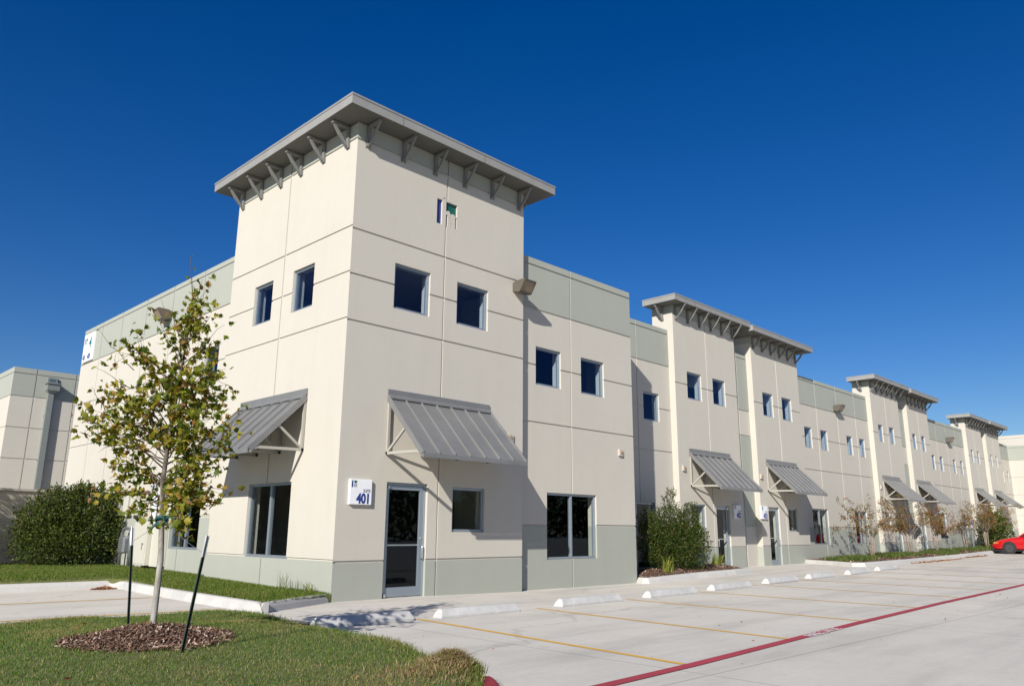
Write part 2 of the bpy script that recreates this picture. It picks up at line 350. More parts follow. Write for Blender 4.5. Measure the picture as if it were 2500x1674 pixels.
# ------------------------------------------------------------------ wall faces with joints and openings
GW, GD = .042, .022          # joint width and depth
def wall_face(mb, axis, pos, u0, u1, z0, z1, vj=(), hj=(), holes=(), matf=None, T=.29, side_lo=None, side_hi=None, top_t=None, recess=()):
    """axis 'y': face at y=pos looking to -Y, u=x; axis 'x': face at x=pos looking to -X, u=y.
    vj: (u, z0, z1) vertical joints; hj: (z, u0, u1) horizontal joints; holes: (u0,u1,z0,z1); recess: (u0,u1,z0,z1,depth,mat)"""
    U = {u0, u1}; Z = {z0, z1}
    vjs = [(j, z0, z1) if not hasattr(j, '__len__') else j for j in vj]
    hjs = [(j, u0, u1) if not hasattr(j, '__len__') else j for j in hj]
    for u, a, b in vjs: U |= {u-GW/2, u+GW/2}; Z |= {a, b}
    for z, a, b in hjs: Z |= {z-GW/2, z+GW/2}; U |= {a, b}
    for h in list(holes)+[r[:4] for r in recess]: U |= {h[0], h[1]}; Z |= {h[2], h[3]}
    U = sorted(u for u in U if u0-1e-6 <= u <= u1+1e-6); Z = sorted(z for z in Z if z0-1e-6 <= z <= z1+1e-6)
    U = [u for i, u in enumerate(U) if i == 0 or u-U[i-1] > 1e-5]; Z = [z for i, z in enumerate(Z) if i == 0 or z-Z[i-1] > 1e-5]
    P = (lambda u, z, d: (u, pos+d, z)) if axis == 'y' else (lambda u, z, d: (pos+d, u, z))
    nu, nz = len(U)-1, len(Z)-1
    D = [[0]*nz for _ in range(nu)]; M = [[0]*nz for _ in range(nu)]
    for i in range(nu):
        uc = (U[i]+U[i+1])/2
        for j in range(nz):
            zc = (Z[j]+Z[j+1])/2
            M[i][j] = matf(uc, zc) if matf else 0
            if any(abs(uc-u) < GW/2 and a < zc < b for u, a, b in vjs) or any(abs(zc-z) < GW/2 and a < uc < b for z, a, b in hjs): D[i][j] = GD
            for r in recess:
                if r[0] < uc < r[1] and r[2] < zc < r[3]: D[i][j] = r[4]; M[i][j] = r[5]
            if any(h[0] < uc < h[1] and h[2] < zc < h[3] for h in holes): D[i][j] = None
    rm = {r[5] for r in recess}
    def step(a, b, i, j, i2, j2):
        """depth pair and material of the side between two cells"""
        da = T if a is None else a; db = T if b is None else b
        if abs(da-db) < 1e-6: return None
        m = M[i][j] if da < db else M[i2][j2]
        if m in rm: m = 0
        return min(da, db), max(da, db), m
    for i in range(nu):
        for j in range(nz):
            d = D[i][j]
            if d is not None:
                mb.quad(P(U[i], Z[j], d), P(U[i+1], Z[j], d), P(U[i+1], Z[j+1], d), P(U[i], Z[j+1], d), M[i][j])
            if i+1 < nu:
                s = step(d, D[i+1][j], i, j, i+1, j)
                if s: mb.quad(P(U[i+1], Z[j], s[0]), P(U[i+1], Z[j], s[1]), P(U[i+1], Z[j+1], s[1]), P(U[i+1], Z[j+1], s[0]), s[2])
            if j+1 < nz:
                s = step(d, D[i][j+1], i, j, i, j+1)
                if s: mb.quad(P(U[i], Z[j+1], s[0]), P(U[i+1], Z[j+1], s[0]), P(U[i+1], Z[j+1], s[1]), P(U[i], Z[j+1], s[1]), s[2])
    for j in range(nz):
        for i, u, st in ((0, U[0], side_lo), (nu-1, U[-1], side_hi)):
            if st and D[i][j] is not None:
                mb.quad(P(u, Z[j], D[i][j]), P(u, Z[j], st), P(u, Z[j+1], st), P(u, Z[j+1], D[i][j]), M[i][j])
    if top_t:
        for i in range(nu):
            mb.quad(P(U[i], Z[-1], D[i][-1] or 0), P(U[i+1], Z[-1], D[i][-1] or 0), P(U[i+1], Z[-1], top_t), P(U[i], Z[-1], top_t), M[i][-1])
        mb.quad(P(U[0], Z[-1]-.9, top_t), P(U[-1], Z[-1]-.9, top_t), P(U[-1], Z[-1], top_t), P(U[0], Z[-1], top_t), 0)

# ------------------------------------------------------------------ ground
def axis_vals(lo, hi, a, b, step):
    far = [lo, lo*.6, lo*.35]; near = list(np.arange(a, b+.01, step)); return [v for v in far if v < a-1]+near+[v for v in (hi*.35, hi*.6, hi) if v > b+1]
xs = np.array(axis_vals(-420, 460, -30, 100, 1.0)); ys = np.array(axis_vals(-420, 420, -40, 40, .5))
XX, YY = np.meshgrid(xs, ys, indexing='ij'); ZZ = gz(XX, YY)
V = np.stack([XX, YY, ZZ], -1).reshape(-1, 3); ny = len(ys)
I, J = np.meshgrid(np.arange(len(xs)-1), np.arange(ny-1), indexing='ij'); a = (I*ny+J).ravel()
struct(np_mesh("parking_lot", V, np.stack([a, a+ny, a+ny+1, a+1], -1), LOT, smooth=True))
def strip_on_ground(name, segs, width, material, lift=.004, step=.5):
    mb = MB()
    for (x0, y0, x1, y1) in segs:
        L = math.hypot(x1-x0, y1-y0); n = max(1, int(L/step)); nx, ny_ = -(y1-y0)/L*width/2, (x1-x0)/L*width/2
        pts = []
        for k in range(n+1):
            f = k/n; x = x0+(x1-x0)*f; y = y0+(y1-y0)*f; pts.append((x, y))
        for k in range(n):
            (xa, ya), (xb, yb) = pts[k], pts[k+1]
            q = [(xa-nx, ya-ny_), (xb-nx, yb-ny_), (xb+nx, yb+ny_), (xa+nx, ya+ny_)]
            mb.quad(*[(px, py, gzf(px, py)+lift) for px, py in q])
    return struct(mb.build(name, material))
strip_on_ground("parking_stall_lines", [(-.49, -3.16, -1.01, -8.12), (2.08, -3.22, 1.62, -7.98), (4.75, -3.17, 4.45, -7.8), (7.6, -2.97, 7.44, -7.62), (10.64, -2.72, 10.44, -7.5),
    (13.34, -2.72, 13.2, -7.45), (15.9, -2.7, 15.95, -7.4), (18.75, -2.6, 18.8, -7.4), (21.8, -2.5, 21.9, -7.4), (24.8, -2.2, 24.9, -7.3), (27.6, -1.6, 27.7, -7.3), (30.4, -1.6, 30.5, -7.3), (33.2, -1.5, 33.3, -7.3),
    (36.0, -1.5, 36.1, -7.3), (38.8, -1.4, 38.9, -7.3), (44.4, -1.4, 44.5, -7.3)], .085, YELLOW)
strip_on_ground("rear_stall_lines", [(-12, 4.0, -1.85, 3.02), (-12, 1.35, -2.02, .1), (-12, -1.0, -5.5, -1.3)], .085, YELLOW)
rl = [(-4.2, -8.33), (-.95, -8.215), (4, -7.9), (8.9, -7.66), (15.8, -7.57), (30, -7.4), (60, -7.3)]
strip_on_ground("fire_lane_stripe", [(*rl[i], *rl[i+1]) for i in range(len(rl)-1)], .135, REDLINE, .008)
st_me = text_mesh("FIRE LANE", .185, 1.36, .004, .0004, 'CENTER'); st_me.materials.clear(); st_me.materials.append(STENCIL)
o = bpy.data.objects.new("fire_lane_stencil", st_me); COL.objects.link(o); o.location = (2.58, -8.085, gzf(2.58, -8.04)+.0125); o.rotation_euler = (0, 0, math.atan2(.315, 4.95)); struct(o)

def curb(name, path, width=.15, h=.15, closed=False, material=CURBM, dz=0, side=1, base=None):
    """kerb along path (outer face on the path, body to the left of travel when side=1)"""
    pts = [Vector((p[0], p[1], 0)) for p in path]; n = len(pts)
    nor = []
    for k in range(n):
        def dirn(i): return (pts[(i+1) % n]-pts[i % n]).normalized()
        if closed: d0, d1 = dirn(k-1), dirn(k)
        else: d0 = dirn(max(k-1, 0)) if k > 0 else dirn(0); d1 = dirn(k) if k < n-1 else dirn(n-2)
        n0 = Vector((-d0.y, d0.x, 0)); n1 = Vector((-d1.y, d1.x, 0)); m = (n0+n1); m = m/max(m.length_squared/2, .5)
        nor.append(m*side)
    prof = [(0, -.1), (.0, .0), (.03, h*.55), (.05, h-.035), (.065, h-.012), (.09, h), (width, h), (width, -.1)]
    mb = MB(); rows = []
    for k in range(n):
        g = gzf(pts[k].x, pts[k].y) if base is None else base
        i = len(mb.v)
        for (a, z) in prof: q = pts[k]+nor[k]*a; mb.v.append((q.x, q.y, g+z+dz))
        rows.append(i)
    m = len(prof)
    for k in range(n if closed else n-1):
        a, b = rows[k], rows[(k+1) % n]
        for j in range(m-1): mb.f.append((a+j, b+j, b+j+1, a+j+1)); mb.m.append(0)
    if not closed:
        mb.f.append(tuple(rows[0]+j for j in range(m))); mb.m.append(0); mb.f.append(tuple(rows[-1]+j for j in range(m-1, -1, -1))); mb.m.append(0)
    return struct(mb.build(name, material))
def smooth_path(path, n=6):
    """Catmull-Rom through the points"""
    out = []
    P = [Vector((*p, 0)) for p in path]
    for i in range(len(P)-1):
        p0, p1, p2, p3 = P[max(i-1, 0)], P[i], P[i+1], P[min(i+2, len(P)-1)]
        for k in range(n):
            t = k/n; q = .5*((2*p1)+(-p0+p2)*t+(2*p0-5*p1+4*p2-p3)*t*t+(-p0+3*p1-3*p2+p3)*t**3); out.append((q.x, q.y))
    out.append(path[-1]); return out
# kerb beside the tower and round the rear parking bay
curb("corner_curb", [(-.06, -.045), (-1.0, -.53), (-1.86, -.97)], .16, .155, side=-1)
curb("bay_curb", smooth_path([(-1.9, -.94), (-1.87, 2.0), (-1.79, 4.2), (-1.72, 5.5)], 4)+smooth_path([(-1.72, 5.5), (-1.78, 5.85), (-2.1, 5.97), (-3.85, 6.06), (-8, 6.3), (-20, 7.0)], 4)[1:], .16, .155, side=-1)
# bed kerbs
BED1 = [(9.69, .17), (9.55, -.12), (9.68, -.27), (10.2, -.29), (12.2, -.23), (14.2, -.33), (15.3, -.25), (15.75, .2), (15.8, 1.55)]
curb("planter_curb", BED1, .17, .15)
BED2 = [(23.3, 1.75), (22.5, .2), (21.75, -.85), (22.2, -1.2), (24, -1.18), (27.2, -1.1), (35.5, -.92), (41.9, -.82), (60, -.7)]
curb("long_bed_curb", BED2, .17, .15)

# ------------------------------------------------------------------ lawns
def in_poly(px, py, poly):
    px = np.asarray(px); py = np.asarray(py); r = np.zeros(px.shape, bool); n = len(poly)
    for i in range(n):
        x0, y0 = poly[i]; x1, y1 = poly[(i+1) % n]
        c = ((y0 > py) != (y1 > py)) & (px < (x1-x0)*(py-y0)/(y1-y0+1e-12)+x0); r ^= c
    return r
def poly_dist(px, py, poly):
    d = np.full(np.shape(px), 1e9); n = len(poly)
    for i in range(n):
        a = np.array(poly[i]); b = np.array(poly[(i+1) % n]); ab = b-a; L = (ab@ab)+1e-12
        t = np.clip(((px-a[0])*ab[0]+(py-a[1])*ab[1])/L, 0, 1)
        d = np.minimum(d, np.hypot(px-a[0]-t*ab[0], py-a[1]-t*ab[1]))
    return d
ISLAND = smooth_path([(-13, -2.6), (-9, -1.9), (-6.6, -1.55), (-5.54, -1.40), (-4.62, -1.10), (-4.25, -1.55), (-3.45, -1.5), (-2.8, -1.58), (-2.62, -2.3), (-2.9, -3.6), (-3.0, -4.68), (-2.92, -5.7), (-3.2, -6.5), (-3.35, -6.9),
                      (-3.33, -7.35), (-3.52, -7.72), (-3.88, -8.08), (-4.3, -8.7), (-5.2, -9.9), (-7.5, -10.9), (-10, -11), (-13, -9.5)], 4)
TRUNK = (-4.957, -4.523); CLUMP = (-3.68, -7.62)
def wob(x, y, s, seed):
    r = np.random.RandomState(seed); z = 0
    for k in range(4):
        a, b, p = r.uniform(-s, s), r.uniform(-s, s), r.uniform(0, 6.28); z = z+np.sin(a*x+b*y+p)
    return z/4
def island_h(x, y):
    d = poly_dist(x, y, ISLAND)
    h = .105+.055*np.clip(d/.25, 0, 1)+.12*np.exp(-((x-TRUNK[0])**2+(y-TRUNK[1])**2)/1.9**2)
    h = h+.14*np.exp(-((x-CLUMP[0])**2+(y-CLUMP[1])**2)/.27**2)
    return h+.02*wob(x, y, 2.6, 3)*np.clip(d/.3, 0, 1)
STRIP = [(-.14, -.04), (-1.75, -.84), (-1.7, 2), (-1.62, 4.2), (-1.56, 5.6), (-1.9, 6.1), (-3.8, 6.2), (-8, 6.45), (-20, 7.15), (-20, 14.5), (-1, 15.2), (0.6, 17.3), (.25, 17.2), (.2, 5.4), (.02, 5.2), (.02, .0)]
def strip_h(x, y):
    d = poly_dist(x, y, STRIP)
    return .13+.03*np.clip(d/.3, 0, 1)+.09*np.clip((y-2)/6, 0, 1)+.02*wob(x, y, 1.7, 9)*np.clip(d/.4, 0, 1)
def lawn(name, poly, hf, step, material):
    """grid clipped to the outline, with a skirt"""
    bm = bmesh.new(); vs = [bm.verts.new((x, y, 0)) for x, y in poly]; f = bm.faces.new(vs)
    xs_ = [p[0] for p in poly]; ys_ = [p[1] for p in poly]
    for k in np.arange(min(xs_)+step, max(xs_), step): bmesh.ops.bisect_plane(bm, geom=bm.verts[:]+bm.edges[:]+bm.faces[:], plane_co=(k, 0, 0), plane_no=(1, 0, 0))
    for k in np.arange(min(ys_)+step, max(ys_), step): bmesh.ops.bisect_plane(bm, geom=bm.verts[:]+bm.edges[:]+bm.faces[:], plane_co=(0, k, 0), plane_no=(0, 1, 0))
    co = np.array([v.co for v in bm.verts]); hh = hf(co[:, 0], co[:, 1])
    for v, h in zip(bm.verts, hh): v.co.z = float(h)
    be = [e for e in bm.edges if e.is_boundary]
    r = bmesh.ops.extrude_edge_only(bm, edges=be)
    for v in r["geom"]:
        if isinstance(v, bmesh.types.BMVert): v.co.z = -.05
    for fc in bm.faces: fc.smooth = True
    me = bpy.data.meshes.new(name); bm.to_mesh(me); bm.free(); me.materials.append(material)
    o = bpy.data.objects.new(name, me); COL.objects.link(o); return struct(o)
lawn("lawn_island", ISLAND, island_h, .25, TURF)
lawn("lawn_strip", STRIP, strip_h, .4, TURF)
def blades(name, X, Y, Z, hmin, hmax, width, material, lean=.6, parent=None):
    n = len(X); h = np.random.uniform(hmin, hmax, n); a = np.random.uniform(0, 6.283, n); b = np.random.uniform(0, 6.283, n); l = h*lean*np.random.uniform(.1, 1, n)
    wx, wy = np.cos(a)*width/2, np.sin(a)*width/2; lx, ly = np.cos(b)*l, np.sin(b)*l
    B0 = np.stack([X-wx, Y-wy, Z-.01], -1); B1 = np.stack([X+wx, Y+wy, Z-.01], -1)
    M0 = np.stack([X-wx*.7+lx*.35, Y-wy*.7+ly*.35, Z+h*.6], -1); M1 = np.stack([X+wx*.7+lx*.35, Y+wy*.7+ly*.35, Z+h*.6], -1)
    T = np.stack([X+lx, Y+ly, Z+h*np.random.uniform(.75, 1, n)], -1)
    V = np.stack([B0, B1, M0, M1, T], 1).reshape(-1, 3); i = np.arange(n)*5
    F = np.concatenate([np.stack([i, i+1, i+3], -1), np.stack([i, i+3, i+2], -1), np.stack([i+2, i+3, i+4], -1)])
    return np_mesh(name, V, F, material, parent)
def scatter(poly, n, box, hf, inset=0.0):
    X = np.random.uniform(box[0], box[1], n); Y = np.random.uniform(box[2], box[3], n); k = in_poly(X, Y, poly); X, Y = X[k], Y[k]
    return X, Y, hf(X, Y)
MULC = (-5.06, -4.74); MULR = .70
X, Y, Z = scatter(ISLAND, 230000, (-9.5, -2.5, -10.6, -1), island_h)
k = np.hypot(X-MULC[0], Y-MULC[1]) > MULR*(.93+.06*np.random.rand(len(X))); X, Y, Z = X[k], Y[k], Z[k]
tag(blades("lawn_grass", X, Y, Z, .013, .034, .005, GRASS, 1.2), "mown grass covering the lawn island in the foreground", "grass", kind="stuff")
# shaggier fringe that hangs over the kerb at the island's edge
m = len(ISLAND); EX, EY = [], []
for i in range(m):
    a, b = np.array(ISLAND[i]), np.array(ISLAND[(i+1) % m]); L = np.linalg.norm(b-a); n = int(L*700)
    t = np.random.rand(n)[:, None]; p = a+(b-a)*t+np.random.normal(0, .035, (n, 2)); EX.append(p[:, 0]); EY.append(p[:, 1])
EX = np.concatenate(EX); EY = np.concatenate(EY); EZ = island_h(EX, EY); fz = .6+.4*np.clip(wob(EX, EY, 5, 21)+.3, 0, 1)
tag(blades("edge_grass", EX, EY, EZ-.015, .04, .10, .007, GRASS, 1.0), "longer grass hanging over the edge of the lawn island", "grass", kind="stuff")
n = 5200; r_ = np.abs(np.random.normal(0, .23, n)); th = np.random.uniform(0, 6.283, n); X = CLUMP[0]+r_*np.cos(th)*1.15; Y = CLUMP[1]+r_*np.sin(th); k = in_poly(X, Y, ISLAND); X, Y = X[k], Y[k]
tag(blades("dry_grass_clump", X, Y, island_h(X, Y)-.015, .04, .095, .008, DRYG, 1.6), "raised clump of dry straw coloured grass at the tip of the lawn island", "grass clump", kind="stuff")
X, Y, Z = scatter(STRIP, 260000, (-9, .3, -.9, 13), strip_h); k = np.random.rand(len(X)) < np.clip(1.2-(Y/13), .35, 1); X, Y, Z = X[k], Y[k], Z[k]
tag(blades("strip_grass", X, Y, Z, .03, .075, .009, GRASS2, .8), "green grass strip between the curb and the side wall", "grass", kind="stuff")

# kerb of the lawn island, and its red painted tip
ICURB = [p for p in ISLAND]
def offset_poly(poly, d):
    out = []; n = len(poly)
    for i in range(n):
        a, b, c = Vector((*poly[i-1], 0)), Vector((*poly[i], 0)), Vector((*poly[(i+1) % n], 0)); t = (c-a).normalized(); out.append((b.x-t.y*d, b.y+t.x*d))
    return out
IC = smooth_path([(-13, -2.5), (-9, -1.8), (-6.6, -1.6), (-5.0, -1.45), (-3.2, -1.62), (-2.78, -1.95), (-2.9, -3.6), (-2.95, -5.7), (-3.1, -6.6), (-3.16, -7.3), (-3.3, -7.62)], 4)
curb("island_curb", IC, .15, .10, side=-1)
curb("island_curb_tip", [(-3.28, -7.58), (-3.40, -7.86)], .16, .115, side=-1)
curb("red_curb", smooth_path([(-3.40, -7.88), (-3.56, -8.12), (-3.98, -8.64), (-5.1, -9.85), (-7.5, -10.85)], 4), .19, .14, side=-1, material=REDCURB)

# mulch
def chips(name, X, Y, Z, smin, smax, material, parent=None, flat=.5):
    n = len(X); L = np.random.uniform(smin, smax, n); W = L*np.random.uniform(.12, .35, n)
    a = np.random.uniform(0, 6.283, n); t = np.random.normal(0, flat, n)
    d = np.stack([np.cos(a)*np.cos(t), np.sin(a)*np.cos(t), np.sin(t)], -1); s = np.stack([-np.sin(a), np.cos(a), np.random.normal(0, flat, n)], -1); s /= np.linalg.norm(s, axis=1)[:, None]
    c = np.stack([X, Y, Z], -1); D = d*L[:, None]/2; S = s*W[:, None]/2
    V = np.stack([c-D-S*.6, c+D-S, c+D+S*.6, c-D+S], 1).reshape(-1, 3); i = np.arange(n)*4
    return np_mesh(name, V, np.stack([i, i+1, i+2, i+3], -1), material, parent)
def mulch_h(x, y):
    r = np.hypot(x-MULC[0], y-MULC[1])/MULR
    return .215+.165*np.clip(1-r**2, 0, 1)-.09*np.clip(r-.85, 0, 1)*2+.012*wob(x, y, 14, 5)
nr, na = 14, 48; VV = []; 
for i in range(nr+1):
    for j in range(na):
        a = 2*math.pi*j/na; rr = MULR*i/nr*(1.06+.07*math.sin(3*a+1)+.05*math.sin(7*a)); x = MULC[0]+rr*math.cos(a); y = MULC[1]+rr*math.sin(a); VV.append((x, y, float(mulch_h(x, y))))
FF = [(i*na+j, (i+1)*na+j, (i+1)*na+(j+1) % na, i*na+(j+1) % na) for i in range(nr) for j in range(na)]
mo = np_mesh("mulch_mound", VV, FF, MULCH, smooth=True); tag(mo, "round mound of brown bark mulch at the foot of the young tree", "mulch", kind="stuff")
r_ = MULR*1.12*np.sqrt(np.random.rand(7500)); th = np.random.uniform(0, 6.283, 7500); X = MULC[0]+r_*np.cos(th); Y = MULC[1]+r_*np.sin(th)
chips("mulch_chips", X, Y, np.maximum(mulch_h(X, Y), island_h(X, Y))+np.random.uniform(.0, .022, 7500), .02, .075, CHIP, mo)

# ------------------------------------------------------------------ the office building
BLD = thing("office_building", "long cream and sage two storey tilt wall building with grey metal awnings and corner tower", "building")
def green_main(g0, b): return lambda u, z: 1 if (z > g0 or z < b) else 0
def green_tower(g0, b): return lambda u, z: 1 if (z > g0 or z < b) else 0
WINDOWS = []; DOORS = []
def add_window(axis, pos, u0, u1, z0, z1, double=False, up=False):
    """recessed aluminium frame with its glass"""
    P = (lambda u, z, d: (u, pos+d, z)) if axis == 'y' else (lambda u, z, d: (pos+d, u, z))
    mb = MB(); fw, d0, d1 = .055, .05, .13
    def fbox(a, b, c, e, da=d0, db=d1):
        p, q = P(a, c, da), P(b, e, db); mb.box(min(p[0], q[0]), max(p[0], q[0]), min(p[1], q[1]), max(p[1], q[1]), c, e)
    fbox(u0+.002, u1-.002, z0+.002, z0+fw); fbox(u0+.002, u1-.002, z1-fw, z1-.002); fbox(u0+.002, u0+fw, z0+fw, z1-fw); fbox(u1-fw, u1-.002, z0+fw, z1-fw)
    if double: um = (u0+u1)/2; fbox(um-.035, um+.035, z0+fw, z1-fw)
    w_ = mb.build("window", ALU, BLD, bevel=.004)
    pm = MB(); dp = .09
    spans = [(u0+fw, (u0+u1)/2-.035), ((u0+u1)/2+.035, u1-fw)] if double else [(u0+fw, u1-fw)]
    for a, b in spans:
        q = [P(a, z0+fw, dp), P(b, z0+fw, dp), P(b, z1-fw, dp), P(a, z1-fw, dp)]
        pm.quad(*(q if axis == 'y' else q[::-1]))      # outward normals
    pm.build("pane", GLASS_UP if up else GLASS, w_)
    return (u0, u1, z0, z1)
def add_door(x0, x1, z0, z1, y, hinge_left=True):
    """glass storefront door in an aluminium frame"""
    z0 += .004
    mb = MB(); fw = .045; d0, d1 = y+.06, y+.165
    mb.box(x0+.002, x0+fw, d0, d1, z0, z1-.002); mb.box(x1-fw, x1-.002, d0, d1, z0, z1-.002); mb.box(x0+fw, x1-fw, d0, d1, z1-.05, z1-.002)
    d = mb.build("door", ALU, BLD, bevel=.004)
    lf = MB(); a, b, t = x0+fw+.004, x1-fw-.004, z1-.055; e0, e1 = y+.075, y+.12
    lf.box(a, a+.075, e0, e1, z0+.008, t); lf.box(b-.09, b, e0, e1, z0+.008, t); lf.box(a+.075, b-.09, e0, e1, t-.085, t); lf.box(a+.075, b-.09, e0, e1, z0+.008, z0+.19)
    lf.build("door_leaf", ALU, d, bevel=.003)
    pm = MB(); pm.quad((a+.075, y+.098, z0+.19), (b-.09, y+.098, z0+.19), (b-.09, y+.098, t-.085), (a+.075, y+.098, t-.085)); pm.build("pane", GLASS, d)
    pb = MB(); pb.box(a+.075, b-.09, y+.10, y+.145, z0+.98, z0+1.01); pb.build("push_bar", HANDLE, d)
    hx = (b-.045) if hinge_left else (a+.04); hm = MB()
    hm.tube([(hx, y+.075, z0+.98), (hx, y+.015, z0+.98), (hx, y+.005, z0+.95), (hx, y+.005, z0+.77), (hx, y+.015, z0+.74), (hx, y+.075, z0+.74)], .013, 8)
    hm.tube([(hx, y+.078, z0+1.13), (hx, y+.062, z0+1.13)], .017, 10)
    hm.build("handle", HANDLE, d, smooth=True)
    px = a+.03 if hinge_left else b-.03; 
    for za in (t-.07, z0+.01): pv = MB(); pv.box(px-.025, px+.025, y+.03, y+.0745, za, za+.06); pv.build("pivot", HANDLE, d)
    return (x0, x1, z0-.3, z1)

# --- corner tower
TX, TY = 5.05, 5.30; ZE = 9.69
front_holes = [add_door(1.15, 2.2, 0.0, 2.225, 0), add_window('y', 0, 2.885, 3.835, 1.26, 2.2), add_window('y', 0, 1.11, 2.085, 5.83, 6.83, up=True), add_window('y', 0, 2.87, 3.85, 5.83, 6.82, up=True)]
side_holes = [add_window('x', 0, 1.69, 3.5, .715, 2.235, True), add_window('x', 0, 1.38, 2.265, 5.915, 6.885, up=True), add_window('x', 0, 3.165, 4.03, 5.92, 6.885, up=True)]
tw = MB()
logo = [(2.205, 2.362, 8.07, 8.67, .05, 2), (2.385, 2.452, 8.715, 8.74, .03, 4), (2.475, 2.815, 8.37, 8.667, .05, 3), (2.475, 2.53, 8.07, 8.345, .05, 2), (2.617, 2.628, 8.07, 8.37, .03, 4), (2.757, 2.802, 8.07, 8.35, .05, 3)]
wall_face(tw, 'y', 0, 0, TX, -.2, ZE, [(2.48, -.2, 8.06), (2.50, 8.68, ZE)], [.705, 5.365, 6.335, 7.306, 9.31], front_holes, green_tower(9.31, .705), side_hi=TY, recess=logo)
wall_face(tw, 'x', 0, 0, TY, -.2, ZE, [2.71], [.73, 5.40, 6.375, 7.36, 9.33], side_holes, green_tower(9.33, .73))
tw.quad((0, TY, -.2), (TX, TY, -.2), (TX, TY, ZE), (0, TY, ZE), 0)
twall = tw.build("tower_wall", [CREAM, SAGE, BLUEP, GREENP, GREYP], BLD); twall["label"] = "corner tower wall with carved blue and green emblem"
lg = MB()     # the arched cream shape standing inside the green field of the emblem
arch = [(2.478, 8.371)]+[(2.478+.0+.07*0+.137*(.5-.5*math.cos(a)), 8.371+.062*math.sin(a)) for a in np.linspace(0.01, math.pi, 9)]
for ox, wd, hh in ((2.478, .13, .085), (2.628, .125, .045)):
    pts = [(ox, .002, 8.3705)]+[(ox+wd*(.5-.5*math.cos(a)), .002, 8.3705+hh*math.sin(a)) for a in np.linspace(.05, math.pi-.05, 10)]+[(ox+wd, .002, 8.3705)]
    lg.prism(pts, (0, .047, 0))
lg.build("emblem_arch", CREAM, twall)
# --- flat roof canopies on brackets
def canopy(x0, x1, y0, y1, zb, th=.23):
    mb = MB(); mb.box(x0, x1, y0, y1, zb+.012, zb+th, 0); mb.box(x0-.012, x1+.012, y0-.012, y1+.012, zb+th-.03, zb+th+.012, 0)
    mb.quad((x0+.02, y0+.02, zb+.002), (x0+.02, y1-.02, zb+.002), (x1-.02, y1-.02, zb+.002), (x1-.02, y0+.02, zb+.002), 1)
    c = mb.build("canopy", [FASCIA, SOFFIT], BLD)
    x = x0+1.3
    sm = MB()
    while x < x1-.6: sm.box(x-.006, x+.006, y0-.004, y0-.0005, zb+.015, zb+th-.032); sm.box(x-.006, x+.006, y0+.03, y1-.03, zb-.0015, zb+.0015); x += 2.4
    sm.build("panel_seam", SOFFIT, c)
    return c
def bracket_mesh():
    mb = MB(); L, H = .44, .47     # out along -Y from the wall at y=0, top at z=0
    mb.box(-.045, .045, -.05, -.002, -H-.03, -.004); mb.box(-.035, .035, -L, -.05, -.06, -.004)
    mb.box(-.06, -.045, -.012, -.002, -H-.05, -H+.06); mb.box(.045, .06, -.012, -.002, -H-.05, -H+.06)
    mb.prism([(-.02, -.03, -H), (-.02, -.075, -H), (-.02, -L*.62, -.28), (-.02, -L+.02, -.06), (-.02, -L+.07, -.06), (-.02, -L*.45, -.25)], (.04, 0, 0))
    return mb
_bk = bracket_mesh().build("bracket", BRKT, BLD); BKM = _bk.data; bpy.data.objects.remove(_bk)
def brackets(c, spots):
    for x, y, z, rz in spots:
        o = bpy.data.objects.new("bracket", BKM); COL.objects.link(o); o.parent = c; o.location = (x, y, z); o.rotation_euler = (0, 0, rz)
c = canopy(-.525, 5.67, -.525, 5.70, 9.70)
brackets(c, [(x, 0, 9.69, 0) for x in (.255, 1.2, 2.11, 3.02, 3.92, 4.86)]+[(0, y, 9.69, -math.pi/2) for y in (.335, 1.29, 2.24, 3.15, 4.1, 5.05)]+[(TX, y, 9.69, math.pi/2) for y in (.3, 1.2, 2.1, 3.0, 3.9, 4.8)])
# --- block beside the tower
mb = MB()
H = [add_window('y', .18, 5.70, 6.66, 4.85, 5.83, up=True), add_window('y', .18, 7.475, 8.465, 4.85, 5.83, up=True), add_window('y', .18, 6.105, 8.04, .62, 2.21, True)]
wall_face(mb, 'y', .18, TX+.004, 9.75, -.25, 8.15, [7.06], [1.437, 3.9, 5.345, 6.79, 7.965], H, green_main(6.79, 1.437), side_hi=1.66, top_t=.25)
mb.build("wall", [CREAM, SAGE], BLD)
# --- the recessed main walls
YB, YT = 1.83, 1.60
def main_wall(x0, x1, top, wins_up, wins_dn, vj, g0=6.77, base=1.53, hj=(3.95, 5.345), zwin=(4.89, 5.8), zlow=(.79, 2.29), dbl=True, slo=None, shi=None):
    mb = MB(); H = [add_window('y', YB, a, b, *zwin, up=True) for a, b in wins_up]+[add_window('y', YB, a, b, *zlow, dbl) for a, b in wins_dn]
    wall_face(mb, 'y', YB, x0, x1, -.2, top, vj, [base, *hj, g0, top-.17], H, green_main(g0, base), top_t=.25, side_lo=slo, side_hi=shi)
    mb.build("wall", [CREAM, SAGE], BLD)
main_wall(9.75, 14.252, 8.15, [(12.66, 13.57)], [(11.2, 13.12)], [12.33], 6.83, 1.45, (3.88, 5.3), (4.84, 5.79), (.15, 2.19))
main_wall(23.89, 32.16, 8.04, [(24.67, 25.41), (26.32, 27.06), (29.24, 29.92), (30.79, 31.46)], [(24.83, 26.43), (29.39, 30.87)], [26.06, 28.36, 30.54])
main_wall(40.84, 48.42, 7.92, [(41.64, 42.19), (43.11, 43.69), (45.7, 46.22), (47.19, 47.69)], [(41.75, 42.95), (46.2, 47.05)], [42.87, 44.82, 46.66], 6.70, 1.55, (4.04, 5.36), (4.92, 5.79), (1.02, 2.44))
